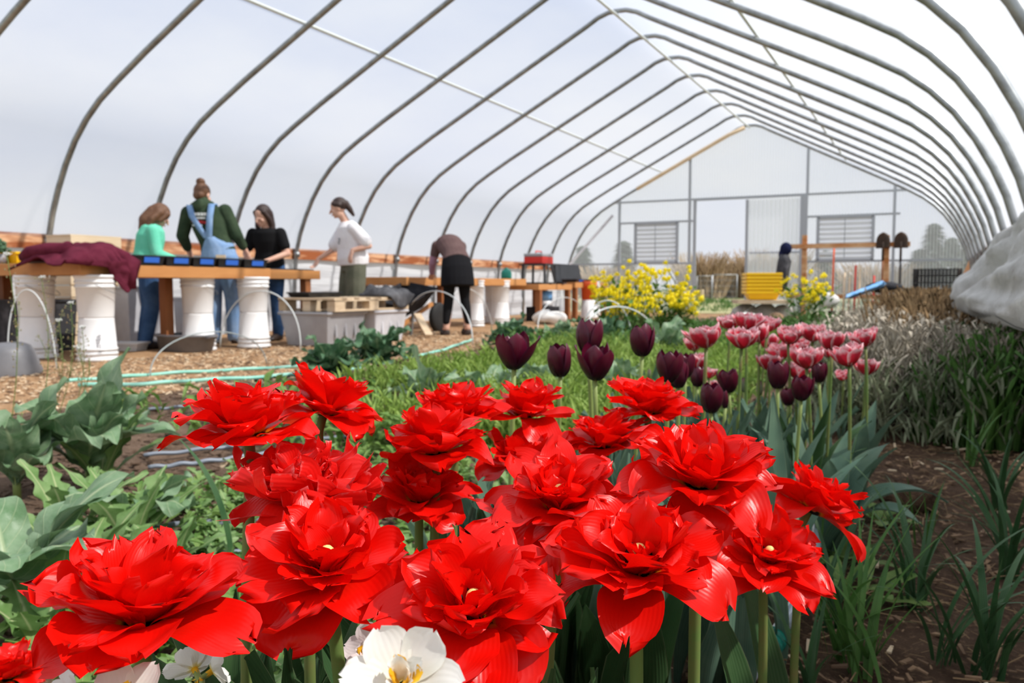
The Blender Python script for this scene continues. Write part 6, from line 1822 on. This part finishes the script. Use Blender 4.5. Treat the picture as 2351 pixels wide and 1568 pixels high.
MT['palehead'] = M('pale_dried_heads', (0.62, 0.56, 0.46), 0.85, 0.1, n=(5, (0.40, 0.33, 0.25), 0.4, 0.7), transl=.2)
scatter('dried_flower_heads', 'palehead', [(-.48, .28, 3.8, 6.5, 2), (-.6, .36, 6.5, 12.0, 1.6)], 5200, (.015, .05), (.008, .018), (10, 80), (10, 100), 'pale dried flower heads over the lavender row', pr_spoon, 14, zr=(.2, .46), tuft=8, tr=.05, cat='dry plants')
scatter('mid_weeds', 'weed', [(-2.9, -.9, 3.6, 7.0, 3), (-3.4, -1.2, 2.3, 4.0, .6)], 3200, (.06, .16), (.02, .05), (15, 60), (50, 110), 'broader green weeds among the feathery ones', pr_spoon, 13, zr=(0, .06), tuft=9, tr=.05, cat='weeds')
scatter('tulip_undergrowth', 'blueleaf', [(-.75, -.36, 1.1, 2.4, 2), (-.62, -.22, .85, 1.6, .8)], 260, (.24, .36), (.03, .055), (2, 14), (12, 60), 'blue green tulip leaves filling the bed under the maroon and rose tulips', pr_lance, 10, nu=5, nv=10, tuft=4, tr=.03, cat='tulip leaves')
scatter('red_bed_leaves', 'tulipleaf', [(-.62, -.38, .42, 1.0, 1)], 110, (.24, .34), (.035, .06), (1, 10), (8, 40), 'dark tulip leaves filling the bed under the red tulips', pr_lance, 12, nu=5, nv=10, tuft=3, tr=.03, cat='tulip leaves')


def litter(name, mat, regions, n, Lr, th, label, seed):
    rg = random.Random(seed); m = MB(); vs, fs, off = [], [], 0
    tot = sum(r[4] for r in regions)
    F0 = [(3, 2, 1, 0), (4, 5, 6, 7), (0, 1, 5, 4), (1, 2, 6, 5), (2, 3, 7, 6), (3, 0, 4, 7)]
    for x0, x1, y0, y1, w in regions:
        for _ in range(int(n * w / tot)):
            L = rg.uniform(*Lr) / 2; W = L * rg.uniform(*th); T = min(W, L * .3) * .5
            V = np.array([[-L, -W, -T], [L, -W * .7, -T], [L, W * .6, -T], [-L, W, -T], [-L, -W, T], [L, -W * .7, T], [L, W * .6, T], [-L, W, T]])
            Rm = np.array(Matrix.Rotation(rg.uniform(0, 6.28), 3, 'Z') @ Matrix.Rotation(rg.uniform(-.35, .35), 3, 'Y'))
            vs.append(V @ Rm.T + np.array([rg.uniform(x0, x1), rg.uniform(y0, y1), rg.uniform(.006, .02)])); fs += [tuple(i + off for i in f) for f in F0]; off += 8
    m.add(np.concatenate(vs), fs)
    return tag(m.build(name, MT[mat], smooth=False, origin=(regions[0][0], regions[0][2], 0)), label, 'litter', None, 'stuff')


litter('wood_chips', 'pine', [(-6.0, -3.7, 2.6, 6.0, 2), (-6.0, -3.8, 6, 9.5, 1.2)], 2400, (.012, .045), (.2, .45), 'loose pale wood chips on the path before the benches', 20)
litter('brown_chips', 'bark', [(-6.0, -3.7, 2.6, 6.0, 2), (-6.0, -3.8, 6, 9.5, 1.2)], 2600, (.012, .045), (.2, .45), 'darker wood chips on the path before the benches', 21)
litter('straw_bits', 'straw', [(-.32, .6, .45, 3.5, 1)], 1500, (.02, .08), (.015, .05), 'straw and dry stalks scattered on the mulch path', 22)
litter('bark_bits', 'bark', [(-.32, .6, .45, 3.5, 1)], 1800, (.008, .026), (.2, .6), 'dark bark bits on the mulch path', 23)
litter('pale_chips', 'pine', [(-.32, .6, .45, 3.5, 1)], 110, (.012, .035), (.2, .6), 'few pale chips on the mulch path', 24)
litter('soil_crumbs', 'soil', [(-3.8, -.6, .6, 4.6, 1)], 7000, (.008, .035), (.5, 1.0), 'crumbs of soil in the bed', 25)
for px, py, s, lab in ((2085, 1168, .07, 'round clod of dark earth on the mulch path'), (2080, 1120, .035, 'small clod of dark earth behind the round one')):
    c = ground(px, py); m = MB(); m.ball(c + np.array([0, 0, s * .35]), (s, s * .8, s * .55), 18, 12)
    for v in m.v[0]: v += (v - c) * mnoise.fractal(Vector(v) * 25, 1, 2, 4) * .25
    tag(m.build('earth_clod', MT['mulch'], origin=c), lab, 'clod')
c = ground(505, 1075); m = MB(); put(m, sheet(.12, .06, pr_lance, 60, 110, .03, 0, .2, 2, 0, 0, 3, 7, 10), 1.0, None, c); tag(m.build('dry_leaf', MT['pine'], origin=c), 'curled dry tan leaf lying in the small weeds', 'leaf')

# big grass clumps in the near right
def clump(px, py, n, L, W, lab, seed, mat='grassdark', p1=(30, 95), dirs=None):
    rg = random.Random(seed); b = ground(px, py); t = thing('grass_clump', b, lab, 'grass', 'grass clumps on the mulch path')
    for k in range(n):
        az = rg.uniform(0, 6.28) if dirs is None else dirs + rg.gauss(0, .7)
        sh = sheet(L * rg.uniform(.6, 1.1), W * rg.uniform(.7, 1.2), pr_blade, rg.uniform(4, 25), rg.uniform(*p1), .03, 0, .02, 1, 0, 0, seed * 9 + k, 5, 16, 1.3, 0, 0, rg.uniform(-.08, .08), rg.uniform(-.4, .4))
        m = MB(); put(m, sh, az, None, b + np.array([rg.gauss(0, .012), rg.gauss(0, .012), 0])); m.build('blade', MT[mat], t)


clump(1930, 1520, 13, .30, .010, 'grass clump rising beside the green coupling of the tube', 1, 'grass', (25, 80))
clump(1905, 1450, 13, .34, .011, 'grass clump before the small weeds at the bed edge', 2, 'grassdark', (40, 105))
clump(1990, 1560, 16, .28, .010, 'grass clump at the bottom edge, right of the tube', 3, 'grass', (25, 85))
clump(2100, 1400, 15, .32, .011, 'grass clump spread on the mulch path, centre right', 4, 'grassdark', (50, 115))
clump(2260, 1560, 16, .30, .013, 'grass clump in the lower right corner', 5, 'grassdark', (35, 105))
clump(2310, 1330, 16, .33, .013, 'broad bladed grass clump at the right edge', 6, 'grassdark', (50, 120))
clump(2290, 1180, 15, .34, .012, 'grass clump at the right edge, above the broad bladed one', 7, 'grassdark', (45, 110))
clump(1850, 1600, 8, .22, .009, 'thin grass over the vinyl tube at the bottom edge', 8, 'grassdark', (40, 90))
clump(2120, 1250, 9, .18, .007, 'small grass tuft on the mulch path', 9, 'grass', (20, 80))
clump(2330, 1010, 14, .34, .012, 'dark grass clump below the tall grass at the right edge', 10, 'grassdark', (25, 90))
clump(1850, 1290, 5, .33, .006, 'few thin grass blades rising before the bent red tulip', 11, 'grass', (5, 20))
clump(2160, 1520, 10, .30, .010, 'arching grass blades on the mulch between the two lower right clumps', 12, 'grassdark', (50, 115))
clump(2230, 1070, 10, .26, .009, 'grass tuft at the far edge of the mulch path', 13, 'grass', (25, 90))
